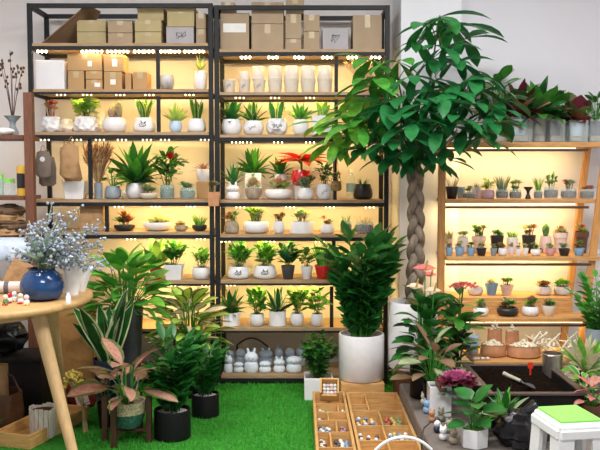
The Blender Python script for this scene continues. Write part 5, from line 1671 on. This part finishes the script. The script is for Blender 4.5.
FR = [(445.5, 453.5, 247.5, M_blue, 0, 'first small blue cup at the start of the front row'), (455, 464.5, 247, M_blue, 0, 'second small blue cup with a pale rosette'), (467, 475.5, 247.5, M_blue, 0, 'third small blue cup next to the black cup'), (476.5, 487, 248, M_black, 0, 'small black cup after the three blue cups'), (490.5, 497.5, 248, M_greyb, 0, 'grey-blue cup tucked beside the white mug'), (498.5, 507.5, 248, M_white, 1, 'white mug with a bushy green succulent'), (509, 515, 247, M_palep, 0, 'slim pale pink cup between two white mugs'), (516, 522, 248.5, M_white, 0, 'slim white cup with blue-grey rosettes'), (523, 529, 248, M_white, 0, 'white cup just before the mug with dark handle'), (531, 541, 249, M_white, 1, 'white mug with a yellow cactus and dark handle'), (545.5, 556, 248, M_pink, 0, 'small dusty pink cup in the front row'), (559, 570.5, 248.5, M_black, 0, 'small black cup between pink and blue cups'), (574, 585, 248, M_blue, 0, 'blue cup with silvery rosettes near the rack post'), (589, 600, 248.5, M_white, 0, 'white round pot with a green rosette at the board end')]
PAL = [('sage', 'straw'), ('pale', 'sage'), ('mid', 'sage'), ('pale', 'mid'), ('bluish', 'sage'), ('mid', 'olive', 'rose'), ('sage', 'mid')]
for k, (a, b, y, m, mug, lb) in enumerate(FR):
    rt = it('potted_succulent', lb, S3, Yf_, ('round' if mug or k == 13 else 'taper', m), a, b, y, 'succ', a - .5, b + .5, y - 6, c=PAL[k % 7], n=5, tall=.4)
    if mug:
        R = (b - a) / 2 * Yf_ / FPX
        mb = MB(); mb.tube([(R * .85, 0, R * 1.4), (R * 1.35, 0, R * 1.3), (R * 1.4, 0, R * .8), (R * .95, 0, R * .55)], R * .12, 6); mb.build('mug_handle', M_black if k == 9 else m, rt)
# step boards
Ys, Yt = 4.83, 4.61
it('potted_cactus', 'white round pot with a grey ball cactus on the upper step', S4, Ys, ('round', M_white), 468, 484, 286, 'balls', 471, 482, 277, m=M_gcact, n=1)
it('potted_succulent', 'blue rimmed pot with a small rosette on the upper step', S4, Ys, ('collar', M_blue), 486, 499, 283, 'succ', 486, 498, 280, c=('pale', 'rose'), n=3)
it('potted_succulent', 'white rimmed pot with russet and green succulents on the upper step', S4, Ys, ('collar', M_palep), 501, 514.5, 284.5, 'succ', 500, 515, 277, c=('sage', 'russet', 'mid'), n=6, tall=.5)
it('succulent_bowl', 'white bowl with brownish rosettes on the upper step', S4, Ys, ('round', M_white), 536, 553, 286, 'succ', 536, 553, 281, c=('olive', 'straw', 'russet'), n=7)
it('succulent_bowl', 'white bowl with bright green succulents on the upper step', S4, Ys, ('round', M_white), 554.5, 572, 286, 'succ', 555, 572, 279, c=('lime', 'mid', 'bright'), n=6, tall=.5)
it('succulent_bowl', 'white rounded bowl of green succulents on the lower step', S5, Yt, ('round', M_white), 474, 490, 307, 'succ', 475, 489, 300, c=('mid', 'lime', 'sage'), n=7)
it('succulent_bowl', 'black shallow bowl with a tall rosette on the lower step', S5, Yt, ('disc', M_black), 498, 520, 307, 'succ', 500, 518, 297, c=('pale', 'russet', 'mid'), n=7, tall=.5)
it('succulent_bowl', 'white rounded bowl of rosy and yellow succulents on the lower step', S5, Yt, ('round', M_white), 523, 540.5, 306, 'succ', 523, 540, 297, c=('rose', 'lime', 'mid'), n=7, tall=.3)
it('potted_succulent', 'white tapered cup with pale succulents on the lower step', S5, Yt, ('taper', M_warmw), 543, 557.5, 305, 'succ', 542, 558, 299, c=('sage', 'straw', 'mid'), n=6)

# bottom board
def stone_bowl(label, x0, x1, yr, Y, sh=0, content=True, pk=M_drift, zz=None):
    s = FPX / Y
    R = (x1 - x0) / 2 / s
    zz = S6 if zz is None else zz
    h = ZY(yr, Y) - zz
    r = thing('terracotta_bowl', label, 'bowl', (XY((x0 + x1) / 2, Y), Y, zz + .0005))
    mb = MB(); mb.lathe([(1e-4, 0), (R * .8, 0), (R * .98, h * .12), (R, h * .5), (R * .94, h * .97), (R * .98, h), (R * .88, h), (R * .86, h * .7), (1e-4, h * .7)], 28, sy=.75); mb.build('bowl', M_terra, r)
    if content:
        mb = MB()
        rd = random.Random(int(x0))
        for k in range(44):
            a, f = k * 2.4, sqrt(k / 44)
            mb.sphere((R * .78 * f * cos(a), R * .55 * f * sin(a), h * (.82 + .45 * (1 - f) + .1 * rd.random())), R * rd.uniform(.09, .16), 6, sz=.8)
        tag(mb.build('white_stones', pk, r), kind='stuff')


stone_bowl('terracotta bowl heaped with pale stones beside the blue cup', 482, 508, 344, 4.38)
stone_bowl('wide low terracotta bowl at the front of the bottom board', 509, 543, 345, 4.36)
stone_bowl('terracotta pot standing behind the heaped bowl', 489, 504, 329, 4.52)
stone_bowl('terracotta pot with pale pebbles behind the wide bowl', 507, 521, 331, 4.53)
stone_bowl('small terracotta pot near the dried twigs behind the wide bowl', 530, 541, 338, 4.53)
r = thing('lidded_cup', 'pale blue plastic cup with a clear lid on the bottom board', 'cup', (XY(474, 4.45), 4.45, S6 + .0005))
k = 4.45 / FPX
mb = MB(); mb.lathe([(1e-4, 0), (5.6 * k, 0), (7 * k, 17 * k), (6.6 * k, 17 * k), (1e-4, 16 * k)], 20); mb.build('cup', M_bluew, r)
mb = MB(); mb.lathe([(7.2 * k, 17 * k), (6.6 * k, 20 * k), (4 * k, 22 * k), (1e-4, 22 * k)], 20); mb.build('lid', M_glass, r)
for px in (480, 485, 490, 477):
    r = thing('white_pebble', 'white rounded pebble lying on the bottom board before the bowls', 'pebble', (XY(px, 4.27), 4.28, S6 + .0005), 0, 'loose pebbles on the bottom board')
    mb = MB(); mb.sphere((0, 0, .009), .013, 8, sz=.7); mb.build('pebble', M_warmw, r)
r = thing('tin_can', 'bare metal tin can beside the soil tray corner', 'can', (XY(555, 4.12), 4.12, ZP + .0005))
k = 4.12 / FPX
hh = ZY(353, 4.12) - ZP
mb = MB(); mb.lathe([(1e-4, 0), (10 * k, 0), (10 * k, hh), (9.4 * k, hh), (9.4 * k, hh * .6), (1e-4, hh * .6)], 28); mb.build('can', M_steel, r)
mb = MB()
for z in (.01, hh - .006):
    mb.lathe([(10 * k, z - .004), (10.5 * k, z), (10 * k, z + .004)], 28)
mb.build('rim', M_steel, r)
r = thing('driftwood_pile', 'pile of pale bleached driftwood twigs at the end of the bottom board', 'driftwood', (XY(556, 4.45), 4.45, S6 + .0005))
rd = random.Random(8)
for k in range(22):
    a = rd.uniform(0, pi)
    p = V((rd.uniform(-.12, .1), rd.uniform(-.07, .09), .008 + .05 * rd.random()))
    d = V((cos(a) * .09, sin(a) * .04, rd.uniform(.0, .1)))
    mb = MB(); mb.tube([p - d * .5 + V((0, 0, max(0, d.z * .5))), p + V((0, 0, d.z * .5 + .01)), p + d * .6 + V((0, 0, d.z * .5))], lambda t: .008 * (1 - .6 * t), 6); mb.build('twig', M_drift, r)

# plants at the frame's end of the plinth
potted('potted_spider_plant', 'pale variegated spiky plant beside the tin can', 'potted plant', 4.12, ZP + .0005, ('taper', M_brown), 579, 596, 370, 'spike', 562, 612, 336, c=('pale', 'bright', 'cream'), n=64, wk=.14)
potted('potted_caladium', 'salmon pink broad leaves of a low plant by the soil tray corner', 'potted plant', 3.62, ZP + .0005, ('taper', M_brown), 586, 606, 404, 'broad', 584, 620, 378, c=('spathe', 'rose'), alt='pink', n=14, ll=.7, lw=.6, kind='heart')
potted('potted_leafy_plant', 'low green and cream leafy plant between soil tray and stool', 'potted plant', 3.93, ZP + .0005, ('taper', M_blackp), 578, 593, 398, 'broad', 562, 604, 372, c=('mid', 'pale'), alt='bright', n=20, ll=.6, lw=.5, kind='oval')
potted('potted_fern', 'bright green arching plant in a tall grey planter at the rack post', 'potted plant', 4.3, ZP + .0005, ('taper', M_greyb), 588, 612, 328, 'zz', 560, 640, 272, c=('mid', 'deep'), n=16, npair=8, ll=.24, split=True)

# ================================================================== turf blades, kept clear of whatever stands on them
bpy.context.view_layer.update()
FOOT = []
for o in bpy.data.objects:
    if o.type != 'MESH' or o.name.startswith(('floor', 'wall', 'ceiling')):
        continue
    cs = [o.matrix_world @ V(c) for c in o.bound_box]
    if min(c.z for c in cs) < .04:
        xs, ys = [c.x for c in cs], [c.y for c in cs]
        FOOT.append((min(xs) - .008, max(xs) + .008, min(ys) - .008, max(ys) + .008))
rd = random.Random(3)
mb = MB()
for k in range(16000):
    x, y = rd.uniform(-1.65, .55), rd.uniform(3.3, 5.0)
    a = rd.uniform(0, 2 * pi)
    h = rd.uniform(.012, .026)
    l = rd.uniform(-.012, .012)
    w = .0028
    if any(x0 < x < x1 and y0 < y < y1 for x0, x1, y0, y1 in FOOT):
        continue
    mb.add([(x - w * cos(a), y - w * sin(a), .007), (x + w * cos(a), y + w * sin(a), .007), (x + l * sin(a), y - l * cos(a), .007 + h)], [(0, 1, 2)])
tag(mb.build('turf_grass', M_turf, None, False), 'short bright green plastic grass blades covering the floor before the racks', 'artificial grass', None, 'stuff')

# ================================================================== light
for lb, z, y, w, e in (('led_lamp_rack', S1 - .05, 4.86, .8, 2.8), ('led_lamp_rack', S2 - .05, 4.86, .8, 3.6), ('led_lamp_rack', S3 - .05, 4.86, .76, 3.2), ('led_lamp_rack', S5 - .05, 4.60, .74, 2.2)):
    area(lb, (1.26, y, z), w, .02, e, (1, .7, .27), (.45, 0, 0))
    r = thing('led_strip', 'thin warm LED strip under the %s of the pine rack' % {S1 - .05: 'top board', S2 - .05: 'second board', S3 - .05: 'third board', S5 - .05: 'lower step'}[z], 'LED strip', (1.26, y - .02, z + .018))
    mb = MB(); mb.box((0, 0, 0), (w, .012, .006)); mb.build('strip', M_strip, r, False)
for k, (x, y, e) in enumerate(((-1.2, 3.0, 62), (.9, 3.0, 68), (0, .6, 90))):
    area('ceiling_panel_lamp', (x, y, 2.97), 1.2, .6, e, (1, .97, .95), (0, 0, 0))
w = bpy.data.worlds.new('room_ambience')
sc.world = w
w.use_nodes = True
bg = w.node_tree.nodes['Background']
bg.inputs['Color'].default_value = (.93, .96, 1, 1)
bg.inputs['Strength'].default_value = .5
sc.view_settings.view_transform = 'Standard'
sc.view_settings.look = 'None'
sc.view_settings.exposure = 0
sc.view_settings.gamma = 1
sc.view_settings.use_curve_mapping = False
sc.cycles.max_bounces = 6
sc.cycles.transparent_max_bounces = 12
sc.cycles.use_denoising = True
sc.cycles.sample_clamp_indirect = 4
